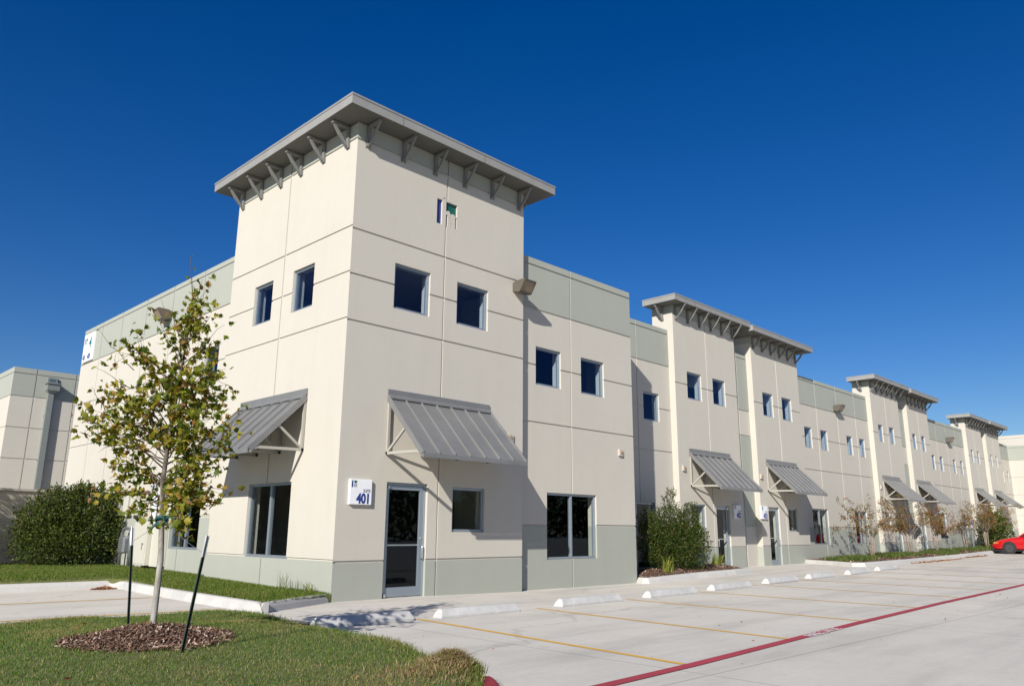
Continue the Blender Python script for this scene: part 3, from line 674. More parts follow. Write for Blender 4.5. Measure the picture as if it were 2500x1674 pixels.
main_wall(56.38, 59.65, 7.76, [(57.2, 57.7), (58.6, 59.03)], [(57.4, 58.3)], [58.2], 6.64, 1.6, (4.1, 5.36), (4.95, 5.78), (1.15, 2.4))
def gap_wall(x0, x1, top):
    mb = MB(); xm = x0+(x1-x0)*.38
    wall_face(mb, 'y', YB, x0-.05, x1+.05, -.1, top, [xm], [1.51, 4.915, 5.885, top-.15], [], lambda u, z: 1 if (z > 5.885 or 1.51 < z < 4.915) else 0, top_t=.3)
    mb.build("wall", [CREAM, SAGE], BLD)
gap_wall(18.47, 19.80, 8.12); gap_wall(36.1, 37.45, 7.98); gap_wall(51.9, 53.0, 7.84)
# --- paired entrance towers
def tower(x0, x1, ze, mid, ups, zup, door, low, zlow, zdoor, hinge_left, side_lo, side_hi, gtop):
    mb = MB()
    H = [add_window('y', YT, a, b, *zup, up=True) for a, b in ups]+[add_door(door[0], door[1], zdoor[0], zdoor[1], YT, hinge_left)]
    if low: H.append(add_window('y', YT, low[0], low[1], *zlow))
    wall_face(mb, 'y', YT, x0, x1, -.2, ze, [mid], [.785+zdoor[0]*.6-.04, (zup[0]+zup[1])/2, gtop], H, green_tower(gtop, .785+zdoor[0]*.6-.04), side_lo=side_lo, side_hi=side_hi)
    mb.quad((x0, YT+.85, 6.5), (x1, YT+.85, 6.5), (x1, YT+.85, ze), (x0, YT+.85, ze), 0)
    mb.build("tower_wall", [CREAM, SAGE], BLD)
tower(14.25, 18.47, 9.03, 16.34, [(15.01, 15.95), (16.73, 17.62)], (5.8, 6.765), (16.53, 17.45), (14.92, 15.83), (1.3, 2.2), (gzf(17, 1.6), 2.2), False, .85, .85, 8.72)
tower(19.80, 23.89, 8.91, 21.87, [(20.54, 21.42), (22.21, 23.08)], (5.8, 6.75), (20.4, 21.3), (22.06, 22.88), (1.33, 2.23), (gzf(20.5, 1.6), 2.24), True, .85, .85, 8.62)
tower(32.15, 36.10, 8.83, 34.12, [(32.87, 33.49), (34.41, 35.08)], (5.81, 6.69), (33.95, 34.75), (32.6, 33.3), (1.4, 2.3), (gzf(34, 1.6), 2.32), False, .85, .85, 8.5)
tower(37.45, 40.85, 8.74, 39.1, [(37.92, 38.5), (39.39, 40.0)], (5.81, 6.675), (37.75, 38.45), (39.2, 39.85), (1.42, 2.34), (gzf(38, 1.6), 2.36), True, .85, .85, 8.43)
tower(48.40, 51.9, 8.63, 50.1, [(49.0, 49.5), (50.4, 50.9)], (5.8, 6.63), (49.9, 50.75), (48.75, 49.4), (1.55, 2.45), (gzf(50, 1.6), 2.47), False, .85, .85, 8.3)
tower(53.0, 56.4, 8.60, 54.7, [(53.6, 54.06), (54.96, 55.4)], (5.8, 6.625), (53.3, 54.0), (54.8, 55.4), (1.55, 2.45), (gzf(53.6, 1.6), 2.5), True, .85, .85, 8.28)
def pair_canopy(x0, x1, y0, zb, a, b, n, left, right):
    c = canopy(x0, x1, y0, YT+.9, zb, .22); sp = [(a+.16+(b-a-.30)*k/(n-1), YT, zb-.005, 0) for k in range(n)]
    if left: sp.append((a, YT+.42, zb-.005, -math.pi/2))
    if right: sp.append((b, YT+.42, zb-.005, math.pi/2))
    brackets(c, sp)
pair_canopy(13.75, 19.03, 1.15, 9.03, 14.25, 18.47, 6, True, True); pair_canopy(19.045, 24.40, 1.05, 8.91, 19.8, 23.89, 6, False, True)
pair_canopy(31.66, 36.70, 1.12, 8.83, 32.15, 36.1, 6, True, True); pair_canopy(36.715, 41.35, 1.02, 8.74, 37.45, 40.85, 6, False, True)
pair_canopy(47.90, 52.35, 1.12, 8.63, 48.4, 51.9, 6, True, True); pair_canopy(52.365, 56.9, 1.02, 8.60, 53.0, 56.4, 6, False, True)
# --- side wall towards the lawn
mb = MB(); XL = .18
H = [add_window('x', XL, 6.09, 6.9, 4.87, 5.87, up=True), add_window('x', XL, 6.25, 7.96, .775, 2.285, True)]
wall_face(mb, 'x', XL, TY-.05, 17.25, -.2, 8.15, [7.39, 9.43, 11.45, 13.49, 15.37], [1.57, 3.95, 5.43, 6.87, 8.0], H, green_main(6.87, 1.57), top_t=.25, side_hi=.4)
mb.build("wall", [CREAM, SAGE], BLD)
# --- roof, back, rooms
mb = MB(); mb.quad((.3, .3, 7.25), (9.7, .3, 7.25), (9.7, 17.2, 7.25), (.3, 17.2, 7.25)); mb.quad((9.7, 2.0, 7.25), (59.6, 2.0, 7.25), (59.6, 17.2, 7.25), (9.7, 17.2, 7.25))
mb.quad((.18, 17.25, -.2), (59.65, 17.25, -.2), (59.65, 17.25, 8.0), (.18, 17.25, 8.0)); mb.quad((59.65, 1.9, -.2), (59.65, 17.2, -.2), (59.65, 17.2, 7.6), (59.65, 1.9, 7.6)); mb.build("roof", ROOFMEM, BLD)
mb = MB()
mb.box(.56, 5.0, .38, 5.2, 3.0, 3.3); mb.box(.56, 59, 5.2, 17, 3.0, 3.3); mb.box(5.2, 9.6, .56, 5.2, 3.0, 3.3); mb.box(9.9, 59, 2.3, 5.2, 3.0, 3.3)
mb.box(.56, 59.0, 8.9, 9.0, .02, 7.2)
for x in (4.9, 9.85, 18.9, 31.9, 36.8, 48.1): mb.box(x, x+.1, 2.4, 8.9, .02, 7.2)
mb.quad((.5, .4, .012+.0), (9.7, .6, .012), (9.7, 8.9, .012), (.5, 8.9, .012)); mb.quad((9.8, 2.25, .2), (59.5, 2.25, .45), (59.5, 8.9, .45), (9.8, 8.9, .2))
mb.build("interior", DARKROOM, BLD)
# --- sloping metal awnings on trusses
def awning(name_pos, W, zt, zf, dep, rotz, nseam=7):
    """local: wall at y=0, out along -Y, x from 0 to W; zt wall top, zf front edge (both world)"""
    x, y = name_pos
    mb = MB(); fl = .13; zt2 = zt-fl
    mb.box(0, W, -.03, -.002, zt2, zt); mb.prism([(0, -.03, zt2+.02), (0, -.10, zt2-.035), (0, -.10, zt2-.07), (0, -.03, zt2-.03)], (W, 0, 0))
    a = Vector((0, -.03, zt2-.035)); b = Vector((0, -dep, zf+.05)); nrm = Vector((0, -(a.z-b.z), -(b.y-a.y)*-1)).normalized(); nrm = Vector((0, (b.z-a.z), -(b.y-a.y))).normalized()
    if nrm.z < 0: nrm = -nrm
    mb.prism([a, b, b-nrm*.02, a-nrm*.02], (W, 0, 0))
    for k in range(nseam+1):
        sx = min(max(W*k/nseam, .012), W-.012); mb.prism([a+Vector((sx-.010, 0, 0)), a+Vector((sx+.010, 0, 0)), a+Vector((sx+.010, 0, 0))+nrm*.038, a+Vector((sx-.010, 0, 0))+nrm*.038], b-a)
    for sx in (-.006, W-.006): mb.prism([a+Vector((sx, 0, 0))+nrm*.03, b+Vector((sx, 0, 0))+nrm*.03, b+Vector((sx, 0, 0))-nrm*.075, a+Vector((sx, 0, 0))-nrm*.075], (.012, 0, 0))
    mb.prism([b+nrm*.012+Vector((0, -.001, 0)), b+Vector((0, -.03, .0)), b+Vector((0, -.03, -.085)), b+Vector((0, -.001, -.085))], (W, 0, 0))
    aw = mb.build("awning", AWNM, BLD); aw.location = (x, y, 0); aw.rotation_euler = (0, 0, rotz)
    t = MB(); zb = zf+.11; bw = .055
    for k, sx in enumerate((.035, W*.33, W*.67, W-.035)):
        p0 = (sx, -.035, zb); top = (sx, -.035, zt2-.12)
        t.bar((sx, -.035, zb-.03), top, bw, .05, (0, 1, 0)); t.bar((sx, -.01, zb), (sx, -dep+.13, zb-.02), bw, .055)
        m_ = a+(b-a)*.5; t.bar((sx, -.05, zb+.03), (sx, m_.y, m_.z-.05), .04, .045); t.bar((sx, a.y-.02, a.z-.07), (sx, b.y+.03, b.z-.06), .05, .05)
    t.bar((0, -dep+.14, zf+.075), (W, -dep+.14, zf+.075), .05, .05)
    t.build("awning_frame", TRUSS, aw)
awning((1.065, 0), 2.86, 4.09, 2.68, 1.21, 0); awning((0, 4.195), 2.9, 4.12, 2.75, 1.19, -math.pi/2)
for x0, x1, zt, zf in ((14.92, 17.66, 4.065, 2.69), (20.44, 23.10, 4.07, 2.745), (32.7, 35.15, 4.11, 2.83), (37.72, 40.0, 4.13, 2.86), (48.82, 50.84, 4.18, 3.0), (53.42, 55.43, 4.21, 3.06)):
    awning((x0, YT), x1-x0, zt, zf, 1.18, 0)

# ------------------------------------------------------------------ things on the walls
def suite_sign(x, y, z, num, label):
    """face at y, lower left corner x,z"""
    W, Hh, D = .50, .48, .065
    t = thing("suite_sign", label, "sign", (x, y, z), 0, "suite number signs beside the doors")
    mb = MB(); mb.box(0, W, -D, -.001, 0, Hh); mb.build("panel", WHITEP, t, bevel=.006)
    f = -D-.003; rot = (R(90), 0, 0)
    lm = MB(); lm.box(.03, .06, f, -D, .325, .45, 0); lm.box(.085, .145, f, -D, .405, .45, 1); lm.box(.085, .099, f, -D, .33, .39, 2); lm.box(.111, .116, f, -D, .325, .41, 2); lm.box(.131, .145, f, -D, .33, .39, 2); lm.box(.072, .08, f, -D, .46, .466, 2)
    lm.build("emblem", [BLUEP, GREENP, GREYP], t)
    text_obj("lettering", "SUITE", .083, GREYP, t, (W-.035, f, .235), rot, .80, .0008, .001, 'RIGHT')
    text_obj("number", num, .255, BLUEP, t, (W-.035, f, .03), rot, .82, .011, .001, 'RIGHT')
suite_sign(.25, 0, 1.762, "401", "white suite sign numbered 401 left of the corner tower door")
suite_sign(17.66, YT, 1.765, "402", "white suite sign numbered 402 right of its door, shaded by an awning")
suite_sign(19.70, YT, 1.78, "403", "white suite sign numbered 403 on the sunlit wall left of its door")
t = thing("building_sign", "tall white sign with teal 4 and 401 - 408 high on the side wall", "sign", (XL, 17.02, 6.93))
mb = MB(); mb.box(0, 1.03, -.06, -.001, 0, 1.02); mb.build("panel", WHITEP, t, bevel=.006)
lm = MB(); f = -.064; lm.box(.08, .14, f, -.06, .64, .86, 0); lm.box(.2, .35, f, -.06, .77, .86, 1); lm.box(.2, .232, f, -.06, .64, .745, 2); lm.box(.26, .272, f, -.06, .63, .77, 2); lm.box(.318, .35, f, -.06, .64, .745, 2); lm.build("emblem", [BLUEP, GREENP, GREYP], t)
text_obj("number", "4", .56, TEALP, t, (.55, f, .48), (R(90), 0, 0), .95, .012, .001)
text_obj("lettering", "401 - 408", .27, BLUEP, t, (.05, f, .08), (R(90), 0, 0), .74, .006, .001)
t.rotation_euler = (0, 0, -math.pi/2)
def wall_lamp(loc, rotz, label, s=1.0):
    t = thing("wall_lamp", label, "wall lamp", loc, rotz, "flood lamps on the outer walls")
    w2 = .21; mb = MB()     # housing: deeper at the top than below, opening tilted down
    prof = [(0, .02), (0, -.19), (-.16, -.235), (-.24, -.235), (-.42, .05), (-.40, .07), (-.12, .06)]
    mb.prism([(-w2, y, z) for y, z in prof], (2*w2, 0, 0)); mb.box(-.09, .09, -.004, .0, -.17, 0)
    mb.build("housing", LAMPM, t, bevel=.006)
    q = MB(); n = Vector((0, -.285, -.18)).normalized()*.004
    p = [Vector((-w2+.03, -.252, -.21)), Vector((w2-.03, -.252, -.21)), Vector((w2-.03, -.405, .025)), Vector((-w2+.03, -.405, .025))]
    q.prism([v+Vector((0, -.003, -.002)) for v in p], n); q.build("lens", LENSM, t)
    fr = MB()
    for a, b in ((0, 1), (1, 2), (2, 3), (3, 0)): fr.bar(p[a]+n*2, p[b]+n*2, .03, .02, (0, -.8, -.5))
    fr.build("lens_frame", LAMPM, t); t.scale = (s, s, s)
wall_lamp((4.88, 0, 7.19), 0, "grey flood lamp on the corner tower's right edge", 1.0)
wall_lamp((XL, 9.62, 7.36), -math.pi/2, "grey flood lamp on the side wall above the young tree")
wall_lamp((28.17, YB, 7.05), 0, "grey flood lamp between the two nearer pairs of entrance towers")
wall_lamp((44.87, YB, 7.0), 0, "small distant flood lamp beyond the second pair of entrance towers")
def alarm(loc, label):
    t = thing("alarm_strobe", label, "alarm", loc, 0, "fire alarm strobes on the front walls")
    mb = MB(); mb.box(-.09, .09, -.055, -.001, -.09, .09); mb.build("housing", painted_alarm, t, bevel=.005)
    d = MB(); d.tube([(0, -.056, .0), (0, -.072, 0)], [.05, .045], 16); d.build("horn", LENS2, t)
painted_alarm = painted("alarm_paint", (.45, .425, .37), .03, .5, 0); LENS2 = painted("alarm_lens", (.33, .2, .12), .1, .3, 0)
alarm((9.11, .18, 3.4), "cream alarm strobe on the wall block right of the corner tower")
alarm((4.6, 0, 3.41), "cream alarm strobe half hidden behind the corner tower's front awning")
alarm((14.54, YT, 3.37), "cream alarm strobe left of the awning over suite 402")
alarm((19.97, YT, 3.38), "cream alarm strobe left of the awning over suite 403")
alarm((32.38, YT, 3.5), "tiny distant alarm strobe left of the third front awning")
# electrical gear on the side wall
t = thing("electrical_cabinet", "tall cream electrical cabinet on the side wall beside the shrub", "cabinet", (XL, 9.45, .34), -math.pi/2)
mb = MB(); mb.box(0, .92, -.34, -.001, 0, 1.1); mb.box(.93, 1.42, -.22, -.001, -.02, 1.1); mb.build("housing", CABM, t, bevel=.01)
mb = MB(); mb.box(.04, .88, -.352, -.341, .04, 1.06); mb.build("door", CABM, t, bevel=.004)
mb = MB(); mb.box(.72, .735, -.38, -.353, .40, .56); mb.box(.72, .80, -.38, -.365, .545, .56); mb.build("handle", GALV, t)
t = thing("meter_bank", "row of cream electric meter boxes under a dark gutter behind the shrub", "meters", (XL, 13.1, 1.62), -math.pi/2)
mb = MB(); mb.box(0, 3.35, -.16, -.001, .60, .66); mb.build("wireway", RUBBER, t)
for k in range(5):
    mb = MB(); x = .5+k*.52; mb.box(x, x+.36, -.15, -.001, 0, .55); mb.build("meter_box", CABM, t, bevel=.008)
t = thing("conduit_pipe", "white vertical pipe with a box beside the side window", "pipe", (XL, 8.9, 1.1))
mb = MB(); mb.tube([(-.08, 0, 0), (-.08, 0, .82)], .065, 12); mb.build("pipe", PVC, t, smooth=True)
mb = MB(); mb.box(-.16, -.001, -.14, .14, .84, 1.5); mb.build("box", PVC, t, bevel=.01)
t = thing("gas_meter", "grey gas meter with curved pipe in the shrub's shade", "meter", (XL-.18, 10.35, .25))
mb = MB(); mb.box(-.16, .16, -.2, .2, .35, .8); mb.build("body", GALV, t, bevel=.05)
mb = MB(); mb.tube([(0, -.3, 0), (0, -.3, .85), (0, -.2, 1.0), (0, .1, 1.02), (0, .3, 1.0), (0, .38, .85), (0, .38, 0)], .045, 10); mb.build("pipe", GALV, t, smooth=True)

# ------------------------------------------------------------------ other buildings and walls
NB = thing("warehouse_building", "grey green neighbouring warehouse with downspout at the left edge", "building", (0, 0, 0))
mb = MB(); XN, YN, ZN = -.18, 25.0, 7.9
def gn(u, z): return 1 if z > 6.68 else 0
wall_face(mb, 'y', YN, XN, 14, -.2, ZN, [.69, 2.25, 4.2, 6.1, 8, 10], [2.75, 4.05, 5.35, 6.68, 7.66], [], gn, top_t=.3)
wall_face(mb, 'x', XN, YN, 60, -.2, ZN, [28, 31, 34, 37, 40, 46, 52], [2.75, 4.05, 5.35, 6.68, 7.66], [], gn, top_t=.3)
mb.build("wall", [CREAM, SAGE], NB)
mb = MB(); mb.quad((XN+.3, YN+.3, 7.2), (14, YN+.3, 7.2), (14, 60, 7.2), (XN+.3, 60, 7.2)); mb.build("roof", ROOFMEM, NB)
mb = MB(); mb.box(1.18, 1.40, YN-.2, YN-.002, .2, 6.95); mb.box(1.15, 1.43, YN-.03, YN-.001, 5.9, 5.95); mb.box(1.15, 1.43, YN-.03, YN-.001, 4.0, 4.05); dsp = mb.build("downspout", PIPEM, NB)
mb = MB(); mb.box(1.08, 1.56, YN-.33, YN-.002, 7.03, 7.30); mb.box(1.03, 1.61, YN-.38, YN-.002, 7.30, 7.35); mb.prism([(1.08, YN-.33, 7.03), (1.56, YN-.33, 7.03), (1.42, YN-.22, 6.92), (1.17, YN-.22, 6.92)], (0, .2, 0)); mb.build("conductor_head", PIPEM, dsp)
mb = MB(); mb.box(1.12, 1.5, YN-.08, YN-.002, 7.36, 7.60); mb.build("scupper", PIPEM, NB)
mb = MB(); mb.quad((1.18, YN-.083, 7.42), (1.44, YN-.083, 7.42), (1.44, YN-.083, 7.55), (1.18, YN-.083, 7.55)); mb.build("scupper_opening", GLASS_UP, NB)
t = thing("block_wall", "tan concrete block screen wall behind the left shrub", "wall", (0, 0, 0))
mb = MB(); mb.prism([(-14, 12.0, -.1), (.1, 14.9, -.1), (.06, 15.1, -.1), (-14.04, 12.2, -.1)], (0, 0, 2.43)); mb.build("masonry", BLOCK, t)
mb = MB(); mb.prism([(-14, 11.96, 2.333), (.12, 14.86, 2.333), (.06, 15.14, 2.333), (-14.04, 12.24, 2.333)], (0, 0, .07)); mb.build("coping", CREAM, t)
FB = thing("end_building", "sunlit cream and sage building closing the far end of the lot", "building", (0, 0, 0))
mb = MB()
wall_face(mb, 'x', 59.66, -40, 1.83, -.2, 7.72, [-1, -4, -7, -10, -14, -18], [2.6, 4.08, 5.37, 6.62, 7.55], [], lambda u, z: 1 if z > 6.62 else 0, top_t=.3)
wall_face(mb, 'x', 63, -40, 8, 5, 8.85, [], [8.6], [], None, top_t=.3)
mb.build("wall", [CREAM, SAGE], FB)
mb = MB(); mb.quad((59.9, -40, 7.2), (75, -40, 7.2), (75, 1.8, 7.2), (59.9, 1.8, 7.2)); mb.build("roof", ROOFMEM, FB)

# ------------------------------------------------------------------ wheel stops
def wheel_stop_mesh(L):
    mb = MB(); prof = [(-.0, 0), (.0, .03), (.05, .112), (.08, .13), (.13, .13), (.16, .112), (.21, .03), (.21, 0)]
    n = len(prof); ends = []
    for x, s, dz in ((0, 1, 0), (.05, 1, 0), (L-.05, 1, 0), (L, 1, 0)):
        i = len(mb.v); k = .0 if .01 < x < L-.01 else .02
        for y, z in prof: mb.v.append((x+(.03*z/.145 if x == 0 else (-.03*z/.145 if x == L else 0)), y, z-k*(z > .1)))
        ends.append(i)
    for a, b in zip(ends, ends[1:]):
        for j in range(n-1): mb.f.append((a+j, b+j, b+j+1, a+j+1)); mb.m.append(0)
    mb.f.append(tuple(ends[0]+j for j in range(n))); mb.m.append(0); mb.f.append(tuple(ends[-1]+j for j in range(n-1, -1, -1))); mb.m.append(0)
    return mb
stops = [(-2.26, -3.20, 1.62, -.045, "nearest wheel stop, speckled with tree shadow"), (-.2, -3.36, 1.67, -.03, "white wheel stop just right of the tree shaded one, before the tower door"), (2.57, -3.38, 1.80, .015, "white wheel stop in the third bay, in front of the wall block's left end"),
         (5.32, -3.33, 1.85, .02, "white wheel stop in the fourth bay from the tree, before the double window"), (8.08, -3.16, 1.9, .03, "white wheel stop in front of the shrub bed's near corner"), (11.03, -2.99, 1.78, .02, "white wheel stop straight in front of the clipped shrub"),
         (13.77, -2.88, 1.65, .0, "white wheel stop with dark scuff marks, before suite 402"), (16.55, -2.87, 1.95, .05, "white wheel stop before the suite 403 entrance"), (19.5, -2.68, 2.2, .06, "farthest wheel stop, next to the end of the planted bed")]
for x, y, L, a, lab in stops:
    o = wheel_stop_mesh(L).build("wheel_stop", STOPM, bevel=.008); o.location = (x, y, gzf(x+L/2, y)+.002); o.rotation_euler = (0, math.atan2(-(gzf(x+L, y)-gzf(x, y)), L), a); tag(o, lab, "wheel stop", "wheel stops at the heads of the stalls")

# ------------------------------------------------------------------ plants
def leaf_cloud(P, dirs, smin, smax, shape, curl=.25):
    """place one leaf (outline in the xy plane, tip along +y) at each point, tip along dirs"""
    n = len(P); s = np.random.uniform(smin, smax, n)
    d = dirs/np.linalg.norm(dirs, axis=1)[:, None]; u = np.random.normal(size=(n, 3)); u -= (u*d).sum(1)[:, None]*d; u /= np.linalg.norm(u, axis=1)[:, None]; w_ = np.cross(d, u)
    S = np.array(shape); k = len(S); cu = np.random.normal(0, curl, n)[:, None]; fo = np.random.uniform(-.1, 1, n)[:, None]*curl*1.6
    sx = S[None, :, 0]*(1-np.abs(fo)*.35); sy = S[None, :, 1]-np.abs(cu)*.35*S[None, :, 1]**2; sz = S[None, :, 2]+cu*S[None, :, 1]**2+fo*np.abs(S[None, :, 0])
    V = P[:, None, :]+s[:, None, None]*(sx[:, :, None]*u[:, None, :]+sy[:, :, None]*d[:, None, :]+sz[:, :, None]*w_[:, None, :])
    return V, k
def leaves_obj(name, P, dirs, smin, smax, shape, faces, material, parent, curl=.2):
    V, k = leaf_cloud(P, dirs, smin, smax, shape, curl); n = len(P); F = (np.arange(n)*k)[:, None, None]+np.array(faces)[None]
    return np_mesh(name, V.reshape(-1, 3), F.reshape(-1, len(faces[0])), material, parent)
OVAL = [(0, 0, 0), (.22, .45, .05), (0, 1, 0), (-.22, .45, .05), (0, .5, -.03)]; OVALF = [(0, 1, 4), (1, 2, 4), (2, 3, 4), (3, 0, 4)]
SYC = [(0, 0, 0), (.34, .10, .05), (.62, .42, .10), (.34, .46, .04), (.42, .80, .07), (.16, .70, .0), (0, 1.08, -.06), (-.16, .70, .0), (-.42, .80, .07), (-.34, .46, .04), (-.62, .42, .10), (-.34, .10, .05), (0, .45, -.04)]
SYCF = [(12, i, i+1) for i in range(0, 11)]+[(12, 11, 0)]
RGT = Vector((.7037, -.7105, 0)); FWD = Vector((.7105, .7037, 0))
# young tree in the island
np.random.seed(23)
tree = thing("young_tree", "slender young sycamore with yellowing leaves staked in the foreground mulch", "tree", (TRUNK[0], TRUNK[1], .24))
def TP(dx, z, dd=0.0):
    """tree-local point: dx to the right as seen from the lot, z world height, dd depth"""
    q = RGT*dx+FWD*dd; return Vector((q.x, q.y, z-.24))
def trunk_dx(z): return float(np.interp(z, [.24, 1.0, 1.78, 2.46, 3.0, 3.67, 4.25], [0, .01, -.06, -.03, .01, .06, -.03]))
tpath = [TP(trunk_dx(z), z) for z in np.linspace(.22, 4.25, 22)]
trad = [float(np.interp(z, [.22, .35, 1.2, 2.2, 3.0, 3.6, 4.25], [.038, .033, .028, .022, .013, .007, .003])) for z in np.linspace(.22, 4.25, 22)]
tm = MB(); tm.tube(tpath, trad, 10); tm.build("trunk", BARK, tree, smooth=True)
bm_ = MB(); LP, LD = [], []
def limb(p0, p1, r0, r1, sag=.0, n=6):
    pts = []; 
    for k in range(n+1):
        f = k/n; q = p0.lerp(p1, f); q = q+Vector((0, 0, 1))*(sag*4*f*(1-f)); q += Vector(np.random.normal(0, .012, 3))*(0 if k in (0,) else 1); pts.append(q)
    bm_.tube(pts, [r0+(r1-r0)*k/n for k in range(n+1)], 5); return pts
def leaf_at(p, d, n=1, spread=.05):
    for _ in range(n):
        LP.append(np.array(p)+np.random.normal(0, spread, 3)); LD.append(np.array(d)*.5+np.random.normal(0, .6, 3)+np.array((0, 0, -.35)))
# (dx tip, z tip, z where it leaves the trunk, leaves along it)
tips = [(-0.98, 2.52, 2.15, 1), (-0.88, 2.28, 1.95, 1), (-0.80, 1.98, 1.75, 1), (-0.62, 1.62, 1.62, .8), (-0.45, 1.46, 1.62, .5), (-0.55, 2.78, 2.3, 1), (-0.62, 2.62, 2.3, 1), (-0.46, 3.12, 2.65, 1), (-0.26, 3.02, 2.6, .8), (-0.17, 3.3, 2.95, .5), (-0.66, 2.16, 2.0, 1), (-0.45, 2.35, 2.15, 1),
        (0.50, 2.62, 2.3, 1), (0.53, 2.28, 2.05, 1), (0.58, 2.02, 1.85, 1), (0.48, 1.72, 1.7, 1), (0.53, 1.58, 1.68, 1), (0.44, 1.36, 1.68, 1), (0.50, 1.50, 1.7, .7), (0.40, 2.85, 2.45, 1), (0.34, 2.5, 2.3, 1), (0.27, 2.98, 2.65, .7), (0.18, 3.25, 2.95, .55), (0.27, 2.15, 2.0, 1), (0.32, 1.9, 1.75, 1),
        (-0.10, 3.5, 3.15, .55), (0.12, 3.45, 3.2, .5), (0.06, 3.66, 3.35, .5), (-0.05, 3.62, 3.3, .45), (-0.35, 1.85, 1.7, .8), (-0.20, 2.7, 2.3, 1), (0.20, 2.75, 2.4, 1), (0.12, 2.4, 2.2, 1), (-0.15, 2.25, 2.05, .8)]
for k, (dx, z, zb, dens) in enumerate(tips):
    for rep in range(2):
        depth = np.random.uniform(-.6, .6)*(1 if rep == 0 else 1.25)*min(1, .35+abs(dx)); 
        jx = 0 if rep == 0 else np.random.normal(0, .07); jz = 0 if rep == 0 else np.random.normal(0, .10)
        z_b = zb+(0 if rep == 0 else np.random.uniform(-.1, .15)); f0 = TP(trunk_dx(z_b), z_b)
        tip = TP(trunk_dx(z)+max(min((dx+jx)*(.92 if rep == 0 else .78), .58), -.86), z+jz, depth)
        pts = limb(f0, tip, .0058+.004*(3.4-zb)/2, .0018, .05)
        for j in range(3, len(pts)):
            nl = np.random.poisson(8.2*dens)
            d = (pts[j]-pts[j-1]).normalized(); leaf_at(pts[j], d, nl, .052)
            if np.random.rand() < .65*dens:
                q = pts[j]+Vector(np.random.normal(0, .12, 3))+d*.08; limb(pts[j], q, .003, .0015, 0, 2); leaf_at(q, d, np.random.poisson(5), .055)
# bare whips at the top and sides
for dx0, z0, dx1, z1 in ((-.50, 2.95, -.95, 3.38), (-.30, 3.0, -.66, 3.15), (.12, 3.1, .42, 3.45), (.1, 3.05, .46, 3.28), (.05, 3.6, .14, 3.98), (-.5, 2.75, -.85, 2.95), (-.06, 3.35, -.28, 3.72), (.45, 2.1, .85, 2.28), (.5, 2.2, .72, 2.52), (.45, 1.5, .66, 1.74), (-.75, 2.5, -.98, 2.78)):
    pts = limb(TP(dx0, z0, 0), TP(dx1, z1, np.random.uniform(-.15, .15)), .005, .0015, .02, 5); leaf_at(pts[-1], (pts[-1]-pts[-2]).normalized(), np.random.randint(0, 3), .03)
for z in np.linspace(2.9, 3.75, 26): leaf_at(TP(trunk_dx(z), z), (0, 0, .2), np.random.poisson(2.6), .055)
for z in (3.9, 3.98, 4.1, 4.22): leaf_at(TP(trunk_dx(z), z), (0, 0, .2), 1, .03)
bm_.build("branch", TWIG, tree, smooth=True)
leaves_obj("crown", np.array(LP), np.array(LD), .035, .088, SYC, SYCF, LEAF, tree, .75)
np.random.seed(31)
# stakes, tie and wires
def stake(base, top, zsplit, material, label):
    b = Vector(base); t_ = Vector(top); d = t_-b; f = (zsplit-b.z)/(t_.z-b.z)
    o = thing("stake_post", label, "stake", b, 0, "steel stakes holding the young tree")
    def tee(a, c, m, nm, g):
        mb = MB(); mb.bar(a, c, .036+g, .006+g, (.704, -.71, 0)); mb.bar(a+FWD*.012, c+FWD*.012, .006+g, .03+g, (.704, -.71, 0))
        n = 14
        for k in range(n): q = a.lerp(c, (k+.5)/n); mb.bar(q-d.normalized()*.006-FWD*.008, q+d.normalized()*.006-FWD*.008, .012, .008, (.704, -.71, 0))
        return mb.build(nm, m, o)
    tee(d*0-d.normalized()*.12, d*f, POSTG, "post", 0); tee(d*f, d, material, "top_band", .004)
    return b, t_
stake((-4.744, -3.294, .25), (-4.798, -3.239, 1.32), 1.11, WHITEP, "upright dark green stake with a white top left of the trunk")
stake((-5.121, -5.629, .25), (-5.031, -5.72, 1.246), 1.057, GALV, "leaning dark green stake with a silver top in front of the mulch")
t = thing("tree_tie", "green strap tied round the trunk with wires to both stakes", "tie", (TRUNK[0], TRUNK[1], 1.4))
mb = MB(); c0 = RGT*trunk_dx(1.4)
ring = [c0+Vector((.055*math.cos(a), .055*math.sin(a), .02*math.sin(2*a))) for a in np.linspace(0, 2*math.pi, 14)]; mb.tube(ring, .016, 6)
ring = [c0+Vector((.05*math.cos(a), .05*math.sin(a), -.04+.02*math.cos(a))) for a in np.linspace(0, 2*math.pi, 14)]; mb.tube(ring, .014, 6)
mb.tube([c0+RGT*.04, c0+RGT*.1+Vector((0, 0, .03)), c0+RGT*.13+Vector((0, 0, -.02))], [.016, .014, .01], 6); mb.tube([c0-RGT*.04+Vector((0, 0, -.04)), c0-RGT*.09+Vector((0, 0, -.09)), c0-RGT*.1+Vector((0, 0, -.13))], [.016, .014, .01], 6)
mb.build("strap", TIEG, t, smooth=True)
mb = MB(); base = Vector((TRUNK[0], TRUNK[1], 1.4))
for e in (Vector((-4.79, -3.247, 1.15))-base, Vector((-5.045, -5.705, 1.09))-base):
    s = c0*1; pts = [s.lerp(e, k/6)+Vector((0, 0, -.02*math.sin(math.pi*k/6))) for k in range(7)]; mb.tube(pts, .0022, 4)
mb.build("wire", GALV, t)

